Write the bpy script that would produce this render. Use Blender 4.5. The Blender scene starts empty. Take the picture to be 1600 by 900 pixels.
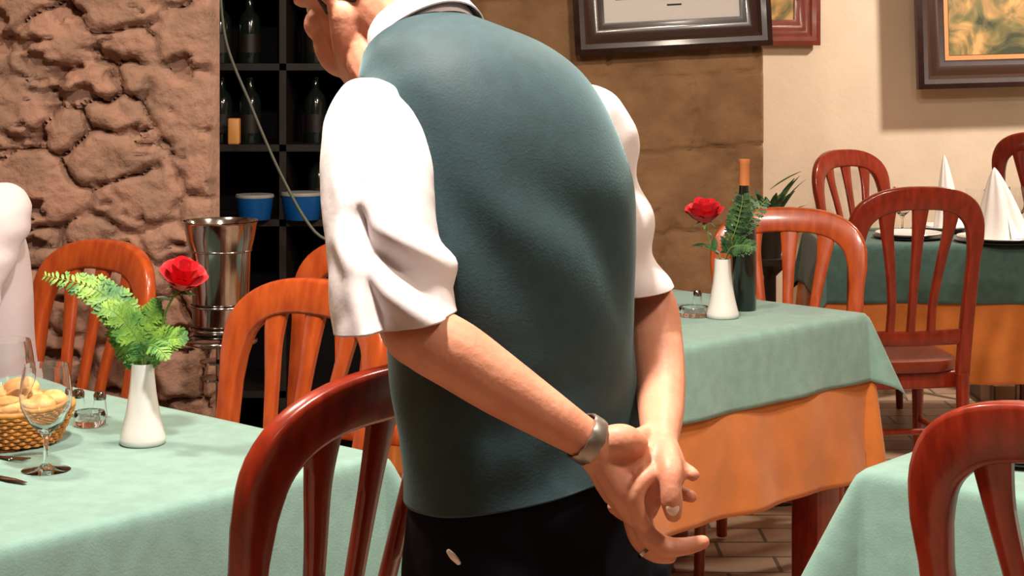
import bpy, math, random
import numpy as np
from mathutils import Vector, Matrix, noise

random.seed(7)
PI = math.pi
SC = bpy.context.scene
COL = SC.collection

# ------------------------------------------------------------------ camera, world, light
F, YH, H = 2700.0, 90.0, 1.43          # focal length in px (1600 wide), horizon row, eye height

def P(px, py, Y):
    return Vector(((px - 800) * Y / F, Y, H - (py - YH) * Y / F))

cam_d = bpy.data.cameras.new('camera')
cam = bpy.data.objects.new('camera', cam_d); COL.objects.link(cam)
cam.location = (0, 0, H); cam.rotation_euler = (PI / 2, 0, 0)
cam_d.sensor_width = 36; cam_d.lens = 36 * F / 1600; cam_d.shift_y = -(450 - YH) / 1600
cam_d.clip_start = 0.05
SC.camera = cam

world = bpy.data.worlds.new('world'); SC.world = world; world.use_nodes = True
bg = world.node_tree.nodes['Background']
bg.inputs[0].default_value = (1.0, 0.86, 0.72, 1); bg.inputs[1].default_value = 0.065

def area(name, loc, size, power, color, target):
    d = bpy.data.lights.new(name, 'AREA'); d.size = size; d.energy = power; d.color = color; d.shape = 'DISK'
    o = bpy.data.objects.new(name, d); COL.objects.link(o); o.location = loc
    o.rotation_euler = (Vector(target) - Vector(loc)).to_track_quat('-Z', 'Y').to_euler()
    return o

area('lamp_over_waiter', (-0.22, 1.93, 2.64), 0.18, 54, (1.0, 0.90, 0.80), (0.0, 2.15, 1.0))
area('lamp_left_table', (-1.15, 3.15, 2.66), 0.20, 27, (1.0, 0.84, 0.66), (-1.0, 2.9, 0))
area('lamp_middle_table', (0.75, 3.3, 2.66), 0.25, 30, (1.0, 0.86, 0.70), (0.6, 4.2, 0))
area('lamp_right_room', (2.65, 6.15, 2.66), 0.22, 52, (1.0, 0.90, 0.78), (1.9, 7.2, 0.9))
area('fill_right_near', (1.25, 1.5, 2.66), 0.30, 19, (1.0, 0.84, 0.68), (1.0, 2.9, 0.5))  # unseen fill, added to brighten the arms and the near right table
area('fill_behind_camera', (0.3, -0.7, 2.55), 0.8, 4, (1.0, 0.90, 0.80), (0, 4, 0.6))  # unseen frontal fill, added to lift the faces turned to the camera

SC.view_settings.view_transform = 'Standard'
SC.view_settings.look = 'None'
SC.view_settings.exposure = 0.6
SC.view_settings.gamma = 1
SC.view_settings.use_curve_mapping = False

# ------------------------------------------------------------------ materials
def mat(name, color, rough=0.6, metal=0.0, spec=0.5, coat=0.0, sheen=0.0, trans=0.0, sss=0.0,
        var=0.0, vscale=20.0, bump=0.0, bscale=80.0, color2=None, stretch=(1, 1, 1), ior=1.45):
    m = bpy.data.materials.new(name); m.use_nodes = True
    nt = m.node_tree; b = nt.nodes['Principled BSDF']
    b.inputs['Base Color'].default_value = (*color, 1)
    b.inputs['Roughness'].default_value = rough
    b.inputs['Metallic'].default_value = metal
    b.inputs['Specular IOR Level'].default_value = spec
    b.inputs['Coat Weight'].default_value = coat
    b.inputs['Coat Roughness'].default_value = 0.12
    b.inputs['Sheen Weight'].default_value = sheen
    b.inputs['Transmission Weight'].default_value = trans
    b.inputs['IOR'].default_value = ior
    if sss:
        b.inputs['Subsurface Weight'].default_value = sss
        b.inputs['Subsurface Radius'].default_value = (0.012, 0.004, 0.002)
        b.inputs['Subsurface Scale'].default_value = 1.0
    tc = nt.nodes.new('ShaderNodeTexCoord'); mp = nt.nodes.new('ShaderNodeMapping')
    mp.inputs['Scale'].default_value = stretch
    nt.links.new(tc.outputs['Object'], mp.inputs['Vector'])
    if var or color2:
        n = nt.nodes.new('ShaderNodeTexNoise'); n.inputs['Scale'].default_value = vscale
        n.inputs['Detail'].default_value = 5
        nt.links.new(mp.outputs[0], n.inputs['Vector'])
        r = nt.nodes.new('ShaderNodeValToRGB')
        c2 = color2 or tuple(max(0, c * (1 - var)) for c in color)
        c1 = color if color2 else tuple(min(1, c * (1 + var)) for c in color)
        r.color_ramp.elements[0].position = 0.35; r.color_ramp.elements[1].position = 0.65
        r.color_ramp.elements[0].color = (*c2, 1); r.color_ramp.elements[1].color = (*c1, 1)
        nt.links.new(n.outputs['Fac'], r.inputs[0]); nt.links.new(r.outputs[0], b.inputs['Base Color'])
    if bump:
        n2 = nt.nodes.new('ShaderNodeTexNoise'); n2.inputs['Scale'].default_value = bscale
        n2.inputs['Detail'].default_value = 4
        nt.links.new(mp.outputs[0], n2.inputs['Vector'])
        bp = nt.nodes.new('ShaderNodeBump'); bp.inputs['Strength'].default_value = bump
        bp.inputs['Distance'].default_value = 0.01
        nt.links.new(n2.outputs['Fac'], bp.inputs['Height']); nt.links.new(bp.outputs[0], b.inputs['Normal'])
    return m

M = {}
M['wood'] = mat('mahogany', (0.250, 0.022, 0.007), 0.28, coat=0.45, color2=(0.16, 0.012, 0.004), vscale=9, stretch=(6, 6, 1))
M['wood_lit'] = mat('lit_mahogany', (0.42, 0.072, 0.012), 0.30, coat=0.4, color2=(0.31, 0.043, 0.008), vscale=9, stretch=(6, 6, 1))  # same chair wood as mahogany, with stronger lamplight put into the colour
M['seat'] = mat('seat_wood', (0.17, 0.022, 0.008), 0.35, coat=0.3, var=0.2, vscale=12)
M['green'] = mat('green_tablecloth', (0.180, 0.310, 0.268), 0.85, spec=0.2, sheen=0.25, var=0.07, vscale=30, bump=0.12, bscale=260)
M['green_shade'] = mat('shaded_green_tablecloth', (0.055, 0.108, 0.095), 0.85, spec=0.2, sheen=0.15, var=0.10, vscale=40, bump=0.12, bscale=260)  # same green cloth at the far table, its shade put into the colour
M['orange'] = mat('orange_undercloth', (0.53, 0.165, 0.033), 0.8, spec=0.25, sheen=0.2, var=0.08, vscale=14, bump=0.1, bscale=260)
M['shirt'] = mat('white_shirt', (0.66, 0.605, 0.61), 0.8, spec=0.2, sheen=0.1, bump=0.06, bscale=60)
M['diner_shirt'] = mat('pale_shirt', (0.54, 0.46, 0.48), 0.8, spec=0.2, sheen=0.1, bump=0.06, bscale=60)
M['vest'] = mat('teal_waistcoat', (0.0115, 0.034, 0.041), 0.68, spec=0.38, sheen=0.28, var=0.12, vscale=50, bump=0.08, bscale=300)
M['vest'].node_tree.nodes['Principled BSDF'].inputs['Sheen Tint'].default_value = (0.55, 0.85, 0.90, 1)
M['trousers'] = mat('black_trousers', (0.006, 0.006, 0.012), 0.9, spec=0.12, var=0.2, vscale=30)
M['skin'] = mat('skin', (0.66, 0.31, 0.20), 0.48, spec=0.35, sss=0.12, color2=(0.58, 0.235, 0.145), vscale=16, bump=0.10, bscale=120)
M['hair'] = mat('grey_hair', (0.16, 0.13, 0.11), 0.7, color2=(0.02, 0.015, 0.012), vscale=60, stretch=(1, 1, 5), bump=0.6, bscale=180)
M['nail'] = mat('nail', (0.85, 0.62, 0.55), 0.2, coat=0.6)
M['eye'] = mat('eye', (0.8, 0.78, 0.75), 0.2)
M['steel'] = mat('steel', (0.36, 0.34, 0.32), 0.13, metal=1.0)
M['bracelet'] = mat('watch_metal', (0.30, 0.28, 0.25), 0.35, metal=0.8)
M['shoe'] = mat('shoe', (0.01, 0.009, 0.009), 0.3, coat=0.4)
M['china'] = mat('white_china', (0.66, 0.65, 0.63), 0.22, coat=0.5)
M['charger'] = mat('dark_plate_edge', (0.02, 0.018, 0.016), 0.3)
M['napkin'] = mat('white_napkin', (0.80, 0.76, 0.74), 0.85, bump=0.05)
M['glass'] = mat('clear_glass', (1, 1, 1), 0.02, trans=1.0, ior=1.45)
M['bottle'] = mat('dark_bottle', (0.008, 0.012, 0.010), 0.12, coat=0.7)
M['capsule'] = mat('copper_capsule', (0.62, 0.22, 0.08), 0.4, metal=0.4)
M['label'] = mat('bottle_label', (0.35, 0.30, 0.22), 0.7)
M['rose'] = mat('rose_petals', (0.68, 0.006, 0.020), 0.6, sheen=0.05, color2=(0.50, 0.003, 0.010), vscale=40)
M['stem'] = mat('stem', (0.16, 0.26, 0.05), 0.6)
M['fern'] = mat('fern', (0.22, 0.40, 0.05), 0.5, color2=(0.04, 0.17, 0.04), vscale=28)
M['leaf'] = mat('rose_leaf', (0.05, 0.13, 0.035), 0.45, color2=(0.012, 0.035, 0.015), vscale=40)
M['wicker'] = mat('wicker', (0.55, 0.22, 0.045), 0.6, var=0.3, vscale=60)
M['bread'] = mat('bread', (0.80, 0.50, 0.20), 0.8, color2=(0.62, 0.26, 0.07), vscale=30, bump=0.4, bscale=60)
M['cream'] = mat('cream_plaster', (0.69, 0.555, 0.420), 0.9, spec=0.15, var=0.035, vscale=6, bump=0.15, bscale=50)
M['rubble'] = mat('rubble_stone', (0.315, 0.172, 0.122), 0.92, spec=0.15, color2=(0.215, 0.130, 0.092), vscale=9, bump=0.9, bscale=38)
M['ashlar'] = mat('ashlar_stone', (0.300, 0.170, 0.085), 0.92, spec=0.15, color2=(0.215, 0.118, 0.058), vscale=8, bump=0.5, bscale=45)
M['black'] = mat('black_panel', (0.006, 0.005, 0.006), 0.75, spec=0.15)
M['darkwood'] = mat('dark_shelf_wood', (0.012, 0.007, 0.005), 0.5, var=0.3)
M['frame_dark'] = mat('dark_frame', (0.026, 0.010, 0.008), 0.38, coat=0.15, var=0.3)
M['frame_highlight'] = mat('frame_sheen', (0.045, 0.022, 0.015), 0.25, coat=0.6)  # highlight stripe of the dark frame, put in as a lighter colour
M['frame_red'] = mat('red_frame', (0.16, 0.026, 0.014), 0.4, coat=0.3, var=0.2)
M['paper'] = mat('certificate_paper', (0.66, 0.62, 0.60), 0.5)
M['ink'] = mat('ink', (0.02, 0.02, 0.03), 0.7)
M['mat_gold'] = mat('gold_mount', (0.62, 0.25, 0.09), 0.6)
M['blue'] = mat('blue_plastic', (0.005, 0.085, 0.30), 0.35)
M['lidgrey'] = mat('grey_lid', (0.35, 0.34, 0.32), 0.5)
M['cable'] = mat('cable', (0.10, 0.10, 0.07), 0.5)
M['tin'] = mat('amber_tin', (0.75, 0.33, 0.10), 0.4)
M['brass'] = mat('brass', (0.5, 0.3, 0.1), 0.3, metal=0.9)

def picture_mat():
    m = bpy.data.materials.new('landscape_paint'); m.use_nodes = True; nt = m.node_tree
    b = nt.nodes['Principled BSDF']; b.inputs['Roughness'].default_value = 0.6
    tc = nt.nodes.new('ShaderNodeTexCoord'); n = nt.nodes.new('ShaderNodeTexNoise')
    n.inputs['Scale'].default_value = 7; n.inputs['Detail'].default_value = 8; n.inputs['Distortion'].default_value = 1.2
    r = nt.nodes.new('ShaderNodeValToRGB'); e = r.color_ramp.elements
    e[0].position = 0.36; e[0].color = (0.03, 0.035, 0.012, 1)
    e[1].position = 0.62; e[1].color = (0.50, 0.30, 0.10, 1)
    x = r.color_ramp.elements.new(0.47); x.color = (0.16, 0.13, 0.04, 1)
    x = r.color_ramp.elements.new(0.54); x.color = (0.33, 0.19, 0.06, 1)
    nt.links.new(tc.outputs['Object'], n.inputs['Vector']); nt.links.new(n.outputs['Fac'], r.inputs[0])
    nt.links.new(r.outputs[0], b.inputs['Base Color'])
    return m
M['paint'] = picture_mat()

def floor_mat():
    m = bpy.data.materials.new('floor_tiles'); m.use_nodes = True; nt = m.node_tree
    b = nt.nodes['Principled BSDF']; b.inputs['Roughness'].default_value = 0.45
    tc = nt.nodes.new('ShaderNodeTexCoord'); br = nt.nodes.new('ShaderNodeTexBrick')
    br.inputs['Scale'].default_value = 1.0; br.inputs['Brick Width'].default_value = 0.3
    br.inputs['Row Height'].default_value = 0.15; br.inputs['Mortar Size'].default_value = 0.006
    br.inputs['Color1'].default_value = (0.50, 0.33, 0.22, 1); br.inputs['Color2'].default_value = (0.38, 0.24, 0.16, 1)
    br.inputs['Mortar'].default_value = (0.10, 0.07, 0.05, 1)
    nt.links.new(tc.outputs['Object'], br.inputs['Vector']); nt.links.new(br.outputs['Color'], b.inputs['Base Color'])
    return m
M['floor'] = floor_mat()

# ------------------------------------------------------------------ mesh helpers
def crom(keys, n):
    """Catmull-Rom resample of a list of tuples into n rows"""
    k = np.array(keys, float); m = len(k)
    out = []
    for i in range(n):
        t = i / (n - 1) * (m - 1); j = min(int(t), m - 2); u = t - j
        p0 = k[max(j - 1, 0)]; p1 = k[j]; p2 = k[j + 1]; p3 = k[min(j + 2, m - 1)]
        out.append(0.5 * ((2 * p1) + (-p0 + p2) * u + (2 * p0 - 5 * p1 + 4 * p2 - p3) * u * u + (-p0 + 3 * p1 - 3 * p2 + p3) * u ** 3))
    return np.array(out)

class MB:
    def __init__(s): s.v = []; s.f = []
    def add(s, vs, fs):
        o = len(s.v); s.v += [tuple(map(float, p)) for p in vs]; s.f += [tuple(i + o for i in f) for f in fs]
        return s
    def box(s, c, size, R=None, bev=0.0):
        hx, hy, hz = [q / 2 for q in size]
        if bev:
            # rounded box: superellipse loft
            b = min(bev, hx, hy, hz); rings = []
            def ring(z, ins):
                r = []
                for (sx, sy, a0) in ((1, 1, 0), (-1, 1, 90), (-1, -1, 180), (1, -1, 270)):
                    for k in range(4):
                        a = math.radians(a0 + k * 30)
                        r.append((sx * (hx - b) + (b - ins) * math.cos(a), sy * (hy - b) + (b - ins) * math.sin(a), z))
                return r
            rings = [ring(-hz, b * .7), ring(-hz + b * .3, b * .2), ring(-hz + b, 0), ring(hz - b, 0), ring(hz - b * .3, b * .2), ring(hz, b * .7)]
            rings = [[(Matrix(R) @ Vector(p) if R else Vector(p)) + Vector(c) for p in r] for r in rings]
            return s.loft(rings)
        vs = [Vector((x * hx, y * hy, z * hz)) for x in (-1, 1) for y in (-1, 1) for z in (-1, 1)]
        if R: vs = [R @ v for v in vs]
        vs = [v + Vector(c) for v in vs]
        return s.add(vs, [(0, 1, 3, 2), (4, 6, 7, 5), (0, 4, 5, 1), (2, 3, 7, 6), (0, 2, 6, 4), (1, 5, 7, 3)])
    def loft(s, rings, caps=True, closed=True, loop=False):
        n = len(rings[0]); vs = [p for r in rings for p in r]; fs = []
        m = len(rings)
        for i in range(m if loop else m - 1):
            i2 = (i + 1) % m
            for j in range(n if closed else n - 1):
                j2 = (j + 1) % n
                fs.append((i * n + j, i * n + j2, i2 * n + j2, i2 * n + j))
        if caps and not loop:
            fs.append(tuple(reversed(range(n)))); fs.append(tuple((m - 1) * n + j for j in range(n)))
        return s.add(vs, fs)
    def tube(s, path, rad, n=12, flat=1.0, up=None, caps=True, round_ends=True):
        """round/elliptical tube; rad scalar or list; flat = thickness ratio along 'up' direction"""
        path = [Vector(p) for p in path]
        if not hasattr(rad, '__len__'): rad = [rad] * len(path)
        rad = list(rad)
        if not hasattr(flat, '__len__'): flat = [flat] * len(path)
        flat = list(flat)
        if round_ends:
            d0 = (path[0] - path[1]).normalized(); d1 = (path[-1] - path[-2]).normalized()
            pre = []; post = []
            for a in (80, 55, 28):
                a = math.radians(a)
                k = rad[0] * min(1, flat[0] if flat[0] < 1 else 1)
                pre.append((path[0] + d0 * k * math.sin(a), rad[0] * math.cos(a)))
                k = rad[-1] * min(1, flat[-1] if flat[-1] < 1 else 1)
                post.insert(0, (path[-1] + d1 * k * math.sin(a), rad[-1] * math.cos(a)))
            path = [p for p, _ in pre] + path + [p for p, _ in post]
            flat = [flat[0]] * 3 + flat + [flat[-1]] * 3
            rad = [r for _, r in pre] + rad + [r for _, r in post]
        rings = []; u = Vector(up) if up else None
        for i, p in enumerate(path):
            t = (path[min(i + 1, len(path) - 1)] - path[max(i - 1, 0)]).normalized()
            if u is None:
                u = t.orthogonal().normalized()
            if up: u = Vector(up)
            uu = (u - t * u.dot(t)).normalized(); w = t.cross(uu).normalized()
            if not up: u = uu
            rings.append([p + w * (rad[i] * math.cos(a)) + uu * (rad[i] * flat[i] * math.sin(a)) for a in [2 * PI * k / n for k in range(n)]])
        return s.loft(rings, caps=caps)
    def stube(s, keys, n=12, seg=None, flat=1.0, up=None, round_ends=True):
        """keys: (x,y,z,r) smooth tube"""
        seg = seg or (len(keys) - 1) * 5 + 1
        k = crom(keys, seg)
        return s.tube([tuple(q[:3]) for q in k], [max(1e-4, q[3]) for q in k], n, flat=([q[4] for q in k] if k.shape[1] > 4 else flat), up=up, round_ends=round_ends)
    def sph(s, c, r, n=12, m=8, R=None):
        if not hasattr(r, '__len__'): r = (r, r, r)
        rings = []
        for i in range(1, m):
            a = PI * i / m
            ring = [Vector((r[0] * math.sin(a) * math.cos(b), r[1] * math.sin(a) * math.sin(b), -r[2] * math.cos(a))) for b in [2 * PI * k / n for k in range(n)]]
            if R: ring = [R @ q for q in ring]
            rings.append([q + Vector(c) for q in ring])
        return s.loft(rings)
    def lathe(s, prof, c=(0, 0, 0), n=32, caps=False, R=None):
        rings = []
        for r, z in prof:
            ring = [Vector((r * math.cos(a), r * math.sin(a), z)) for a in [2 * PI * k / n for k in range(n)]]
            if R: ring = [R @ q for q in ring]
            rings.append([q + Vector(c) for q in ring])
        return s.loft(rings, caps=caps)
    def build(s, name, m, parent=None, origin=(0, 0, 0), smooth=True):
        me = bpy.data.meshes.new(name)
        o = Vector(origin)
        me.from_pydata([tuple(Vector(p) - o) for p in s.v], [], s.f); me.update()
        if smooth: me.polygons.foreach_set('use_smooth', [True] * len(me.polygons))
        try:
            me.set_sharp_from_angle(angle=math.radians(48))
        except Exception: pass
        me.materials.append(M[m] if isinstance(m, str) else m)
        ob = bpy.data.objects.new(name, me); COL.objects.link(ob)
        if parent is not None: ob.parent = parent
        else: ob.location = o
        return ob

def tag(o, label=None, cat=None, group=None, kind=None):
    if label: o['label'] = label
    if cat: o['category'] = cat
    if group: o['group'] = group
    if kind: o['kind'] = kind
    return o

def thing(name, label, cat, loc=(0, 0, 0), rz=0, group=None):
    o = bpy.data.objects.new(name, None); COL.objects.link(o)
    o.empty_display_size = 0.05
    o.location = loc; o.rotation_euler = (0, 0, rz)
    return tag(o, label, cat, group)

def dup(root, loc, rz, label, group=None):
    r = root.copy(); COL.objects.link(r); r.location = loc; r.rotation_euler = (0, 0, rz); r['label'] = label
    if group: r['group'] = group
    for ch in list(root.children):
        c = ch.copy(); COL.objects.link(c); c.parent = r
        for g in ch.children:
            d = g.copy(); COL.objects.link(d); d.parent = c
    return r

def remesh(ob, voxel, smooth_it):
    md = ob.modifiers.new('r', 'REMESH'); md.mode = 'VOXEL'; md.voxel_size = voxel; md.use_smooth_shade = True
    ms = ob.modifiers.new('s', 'SMOOTH'); ms.factor = 0.5; ms.iterations = smooth_it
    dg = bpy.context.evaluated_depsgraph_get(); dg.update()
    me = bpy.data.meshes.new_from_object(ob.evaluated_get(dg))
    me.name = ob.name
    old = ob.data; ob.modifiers.clear(); ob.data = me
    if not me.materials: me.materials.append(old.materials[0])
    me.polygons.foreach_set('use_smooth', [True] * len(me.polygons)); me.update()
    return ob

# ------------------------------------------------------------------ setting
def struct(o): return tag(o, kind='structure')

struct(MB().box((0, 3.5, -0.05), (9, 13, 0.1)).build('floor', 'floor', smooth=False))
struct(MB().box((3.15, 7.42, 0.05), (2.4, 0.86, 0.10)).build('trim_1', 'floor', smooth=False))     # low platform at the far right
struct(MB().box((0, 3.5, 2.85), (9, 13, 0.1)).build('ceiling', 'cream', smooth=False))
struct(MB().box((-2.6, 1.2, 1.4), (0.1, 7.2, 2.8)).build('wall_left', 'ashlar', smooth=False))
struct(MB().box((4.35, 3.2, 1.4), (0.1, 9.6, 2.8)).build('wall_right', 'cream', smooth=False))
struct(MB().box((0.9, -1.5, 1.4), (7.0, 0.1, 2.8)).build('wall_behind', 'ashlar', smooth=False))
WC = 7.85
struct(MB().box((2.6, WC + 0.06, 1.4), (3.5, 0.12, 2.8)).build('wall_back_cream', 'cream', smooth=False))

def wallmesh(name, x0, x1, z0, z1, Y, step, hf, m, thick=0.3, axis='x', relief=1):
    """wall with real relief facing the camera: depth hf(x,z)"""
    nx = int((x1 - x0) / step) + 1; nz = int((z1 - z0) / step) + 1
    xs = np.linspace(x0, x1, nx); zs = np.linspace(z0, z1, nz)
    X, Z = np.meshgrid(xs, zs)
    D = hf(X, Z)
    mb = MB()
    vs = np.stack([X.ravel(), (Y - D).ravel(), Z.ravel()], 1)
    idx = np.arange(nx * nz).reshape(nz, nx)
    fs = np.stack([idx[:-1, :-1], idx[:-1, 1:], idx[1:, 1:], idx[1:, :-1]], -1).reshape(-1, 4)
    mb.v = [tuple(r) for r in vs.tolist()]; mb.f = [tuple(r) for r in fs.tolist()]
    # edges returning into the wall and a back
    loop = list(idx[0, :]) + list(idx[1:, -1]) + list(idx[-1, ::-1][1:]) + list(idx[::-1, 0][1:-1])
    off = len(mb.v)
    for i in loop:
        p = mb.v[int(i)]; mb.v.append((p[0], Y + thick, p[2]))
    n = len(loop)
    for k in range(n):
        k2 = (k + 1) % n
        mb.f.append((int(loop[k2]), int(loop[k]), off + k, off + k2))
    mb.f.append(tuple(off + k for k in range(n)))
    o = mb.build(name, m)
    try: o.data.set_sharp_from_angle(angle=math.radians(180))
    except Exception: pass
    return struct(o)

rng = np.random.RandomState(11)
def vnoise(X, Z, sc, seed=0):
    """value noise, smooth"""
    r = np.random.RandomState(seed); T = r.rand(64, 64)
    x = X * sc + 100; z = Z * sc + 100
    xi = np.floor(x).astype(int); zi = np.floor(z).astype(int); u = x - xi; v = z - zi
    u = u * u * (3 - 2 * u); v = v * v * (3 - 2 * v)
    g = lambda a, b: T[a % 64, b % 64]
    return (g(xi, zi) * (1 - u) + g(xi + 1, zi) * u) * (1 - v) + (g(xi, zi + 1) * (1 - u) + g(xi + 1, zi + 1) * u) * v
def fbm(X, Z, sc, seed=0, o=4):
    s = 0; a = 1; t = 0
    for i in range(o):
        s = s + a * vnoise(X, Z, sc * 2 ** i, seed + i); t += a; a *= 0.5
    return s / t

# rubble: irregular big stones with mortar and pitted gaps
seeds = []
for _ in range(4000):
    p = (rng.uniform(-2.7, -0.6), rng.uniform(-0.1, 2.9)); small = rng.rand() < 0.45
    rr = rng.uniform(0.06, 0.09) if small else rng.uniform(0.11, 0.20)
    if all(((p[0] - q[0]) / 1.25) ** 2 + (p[1] - q[1]) ** 2 > (0.5 * (rr + q[2])) ** 2 * 1.0 for q in seeds): seeds.append((*p, rr))
SD = np.array(seeds)
def rub(X, Z):
    wx = X + 0.075 * (fbm(X, Z, 6, 3) - .5) + 0.03 * (fbm(X, Z, 22, 31) - .5); wz = Z + 0.075 * (fbm(X, Z, 6, 9) - .5) + 0.03 * (fbm(X, Z, 22, 39) - .5)
    d1 = np.full(X.shape, 9.0); d2 = np.full(X.shape, 9.0); hid = np.zeros(X.shape)
    for i, (sx, sz, r) in enumerate(SD):
        d = np.sqrt(((wx - sx) / 1.25) ** 2 + (wz - sz) ** 2) - 0.5 * r
        m = d < d1
        d2 = np.where(m, d1, np.minimum(d2, d)); hid = np.where(m, (i * 0.618) % 1, hid); d1 = np.where(m, d, d1)
    e = d2 - d1
    stone = np.clip(e / 0.035, 0, 1) ** 0.6
    h = 0.022 * stone + 0.022 * hid * stone + 0.030 * fbm(X, Z, 9, 21) + 0.014 * fbm(X, Z, 34, 5)
    fill = np.clip((fbm(X, Z, 5, 77) - 0.47) * 7, 0, 1)          # mortar fills many joints flush
    h = np.maximum(h, 0.034 * fill + 0.022 * fbm(X, Z, 16, 6))
    pit = np.clip((fbm(X * .75, Z * 1.5, 14, 51) - 0.63) * 10, 0, 1)
    crack = np.exp(-(e / 0.008) ** 2) * np.clip((fbm(X, Z, 7, 88) - 0.42) * 6, 0, 1)
    return h - 0.045 * pit - 0.035 * crack
XR = P(333, 100, 4.5).x
wallmesh('wall_rubble', -2.55, XR, 0, 2.8, 4.5, 0.0075, rub, 'rubble', thick=0.10)

# ashlar pier
def ash(X, Z):
    zz = Z - 0.045 * (X - 0.3) - 0.006 * np.sin(X * 9)
    courses = [0.02, 0.30, 0.55, 0.82, 1.10, 1.352, 1.64, 1.93, 2.2, 2.5]
    g = np.ones(X.shape)
    for i, c in enumerate(courses):
        g = np.minimum(g, np.clip(np.abs(zz - c) / 0.006, 0, 1) * 1.0)
        top = courses[i + 1] if i + 1 < len(courses) else 3
        for k in range(-2, 5):
            xj = 0.12 + k * 0.46 + 0.21 * (i % 2) + 0.06 * math.sin(i * 5 + k)
            inrow = (zz > c) & (zz < top)
            g = np.where(inrow, np.minimum(g, np.clip(np.abs(X + 0.01 * np.sin(Z * 30) - xj) / 0.006, 0, 1)), g)
    rows = sum((zz > c).astype(int) for c in courses)
    er = np.clip((fbm(X, Z, 9, 61) - 0.62) * 8, 0, 1)
    return 0.022 * g + 0.016 * fbm(X, Z, 5, 14) + 0.008 * fbm(X, Z, 26, 4) - 0.014 * er + 0.004 * (rows % 3)
XA0, XA1 = P(668, 0, 6.0).x, P(1190, 0, 6.0).x
wallmesh('wall_ashlar', XA0, XA1, 0, 2.8, 6.0, 0.010, ash, 'ashlar', thick=1.95)

# alcove between the two stone walls, its shade put in as black walls
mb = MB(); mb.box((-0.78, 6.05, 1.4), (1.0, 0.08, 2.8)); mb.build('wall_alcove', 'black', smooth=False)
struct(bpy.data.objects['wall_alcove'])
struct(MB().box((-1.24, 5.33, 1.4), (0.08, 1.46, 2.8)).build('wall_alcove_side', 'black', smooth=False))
struct(MB().box((-0.745, 5.31, 2.38), (0.91, 1.40, 0.5)).build('trim_2', 'black', smooth=False))   # unseen low ceiling, added to keep the alcove dark

# ------------------------------------------------------------------ tablecloths and tables
def table(name_label, cx, cy, w, d, ang, cloth_drop, cloth_label, green='green', under=None, under_label=None, corner_flare=(0.42, 0.42, 0.42, 0.42), seed=0, wood='wood'):
    base = thing('dining_table', name_label, 'table', (cx, cy, 0), ang)
    MB().box((0, 0, 0.725), (w, d, 0.03), bev=0.01).build('table_top', wood, base)
    for sx in (-1, 1):
        for sy in (-1, 1):
            MB().box((sx * (w / 2 - 0.09), sy * (d / 2 - 0.09), 0.355), (0.095, 0.095, 0.71), bev=0.01).build('leg', wood, base)
    MB().box((0, 0, 0.67), (w - 0.2, d - 0.2, 0.08)).build('apron', wood, base, smooth=False)
    def cloth(drop, z, flare, corner, clip, m, label, cat, ripple):
        st = 0.012 if drop < 0.35 else 0.014
        hx, hy = w / 2 + drop, d / 2 + drop
        nx = int(2 * hx / st) + 1; ny = int(2 * hy / st) + 1
        vs = []; rd = 0.008
        for j in range(ny):
            for i in range(nx):
                x = -hx + 2 * hx * i / (nx - 1); y = -hy + 2 * hy * j / (ny - 1)
                c0x = max(-w / 2 + 0, min(w / 2, x)); c0y = max(-d / 2, min(d / 2, y))
                ox, oy = x - c0x, y - c0y; L = math.hypot(ox, oy)
                if clip: L = min(L, drop)
                nzv = noise.noise(Vector((x * 3 + seed, y * 3, 1.7)))
                if L < 1e-6:
                    vs.append((x, y, z + 0.0012 * nzv)); continue
                th = math.atan2(abs(oy), abs(ox)); dg = math.sin(2 * th)          # 1 on the diagonal
                ux, uy = ox / math.hypot(ox, oy), oy / math.hypot(ox, oy)
                q = (0 if x > 0 else 1) + (0 if y > 0 else 2)
                al = flare + corner[q] * dg ** 2
                al_s = al
                # ripples: along the edge
                tco = (x if abs(oy) > abs(ox) else y)
                rp = ripple * (min(L, drop) / drop) ** 1.3 * (math.sin(tco * 17 + seed + (L * 9 if clip else 0)) + 0.6 * math.sin(tco * 31 + 2 * seed) + 1.5 * noise.noise(Vector((x * 4, y * 4, seed)))) * (1 - dg)
                r = L * math.sin(al_s) + rp + rd * (1 - math.exp(-L / rd))
                r = max(r, 0.004 if L > 0.01 else L * 0.5)
                zz = z - L * math.cos(al_s) + rd * 0.6 * (1 - math.exp(-L / rd)) - 0
                vs.append((c0x + ux * r, c0y + uy * r, zz))
        fs = [(j * nx + i, j * nx + i + 1, (j + 1) * nx + i + 1, (j + 1) * nx + i) for j in range(ny - 1) for i in range(nx - 1)]
        mb = MB(); mb.v = vs; mb.f = fs
        o = mb.build('tablecloth' if not clip else 'undercloth', m)
        try: o.data.set_sharp_from_angle(angle=PI)
        except Exception: pass
        o.location = (cx, cy, 0); o.rotation_euler = (0, 0, ang)
        md = o.modifiers.new('t', 'SOLIDIFY'); md.thickness = 0.0022; md.offset = 1
        return tag(o, label, cat)
    if under:
        cloth(under, 0.743, 0.03, (0.10,) * 4, True, 'orange', under_label, 'tablecloth', 0.009)
    cloth(cloth_drop, 0.7485, 0.075, corner_flare, False, green, cloth_label, 'tablecloth', 0.0045)
    return base

def corner_table(cnr, a_deg, w, d):
    """centre of a rectangle whose corner is cnr, with edges along a_deg (length w) and a_deg+90 (length d)"""
    a = math.radians(a_deg); ex = Vector((math.cos(a), math.sin(a))); ey = Vector((-math.sin(a), math.cos(a)))
    c = Vector(cnr) + ex * w / 2 + ey * d / 2
    return c.x, c.y, a

# left table: right corner at px (594,707)
T1 = corner_table((-0.232, 2.955), 138.5, 1.05, 0.78)
table('dining table under the green cloth beside the seated diner', *T1[:2], 1.05, 0.80, T1[2], 0.30,
      'pale green cloth on the left table with the bread basket', seed=1.3)
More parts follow.
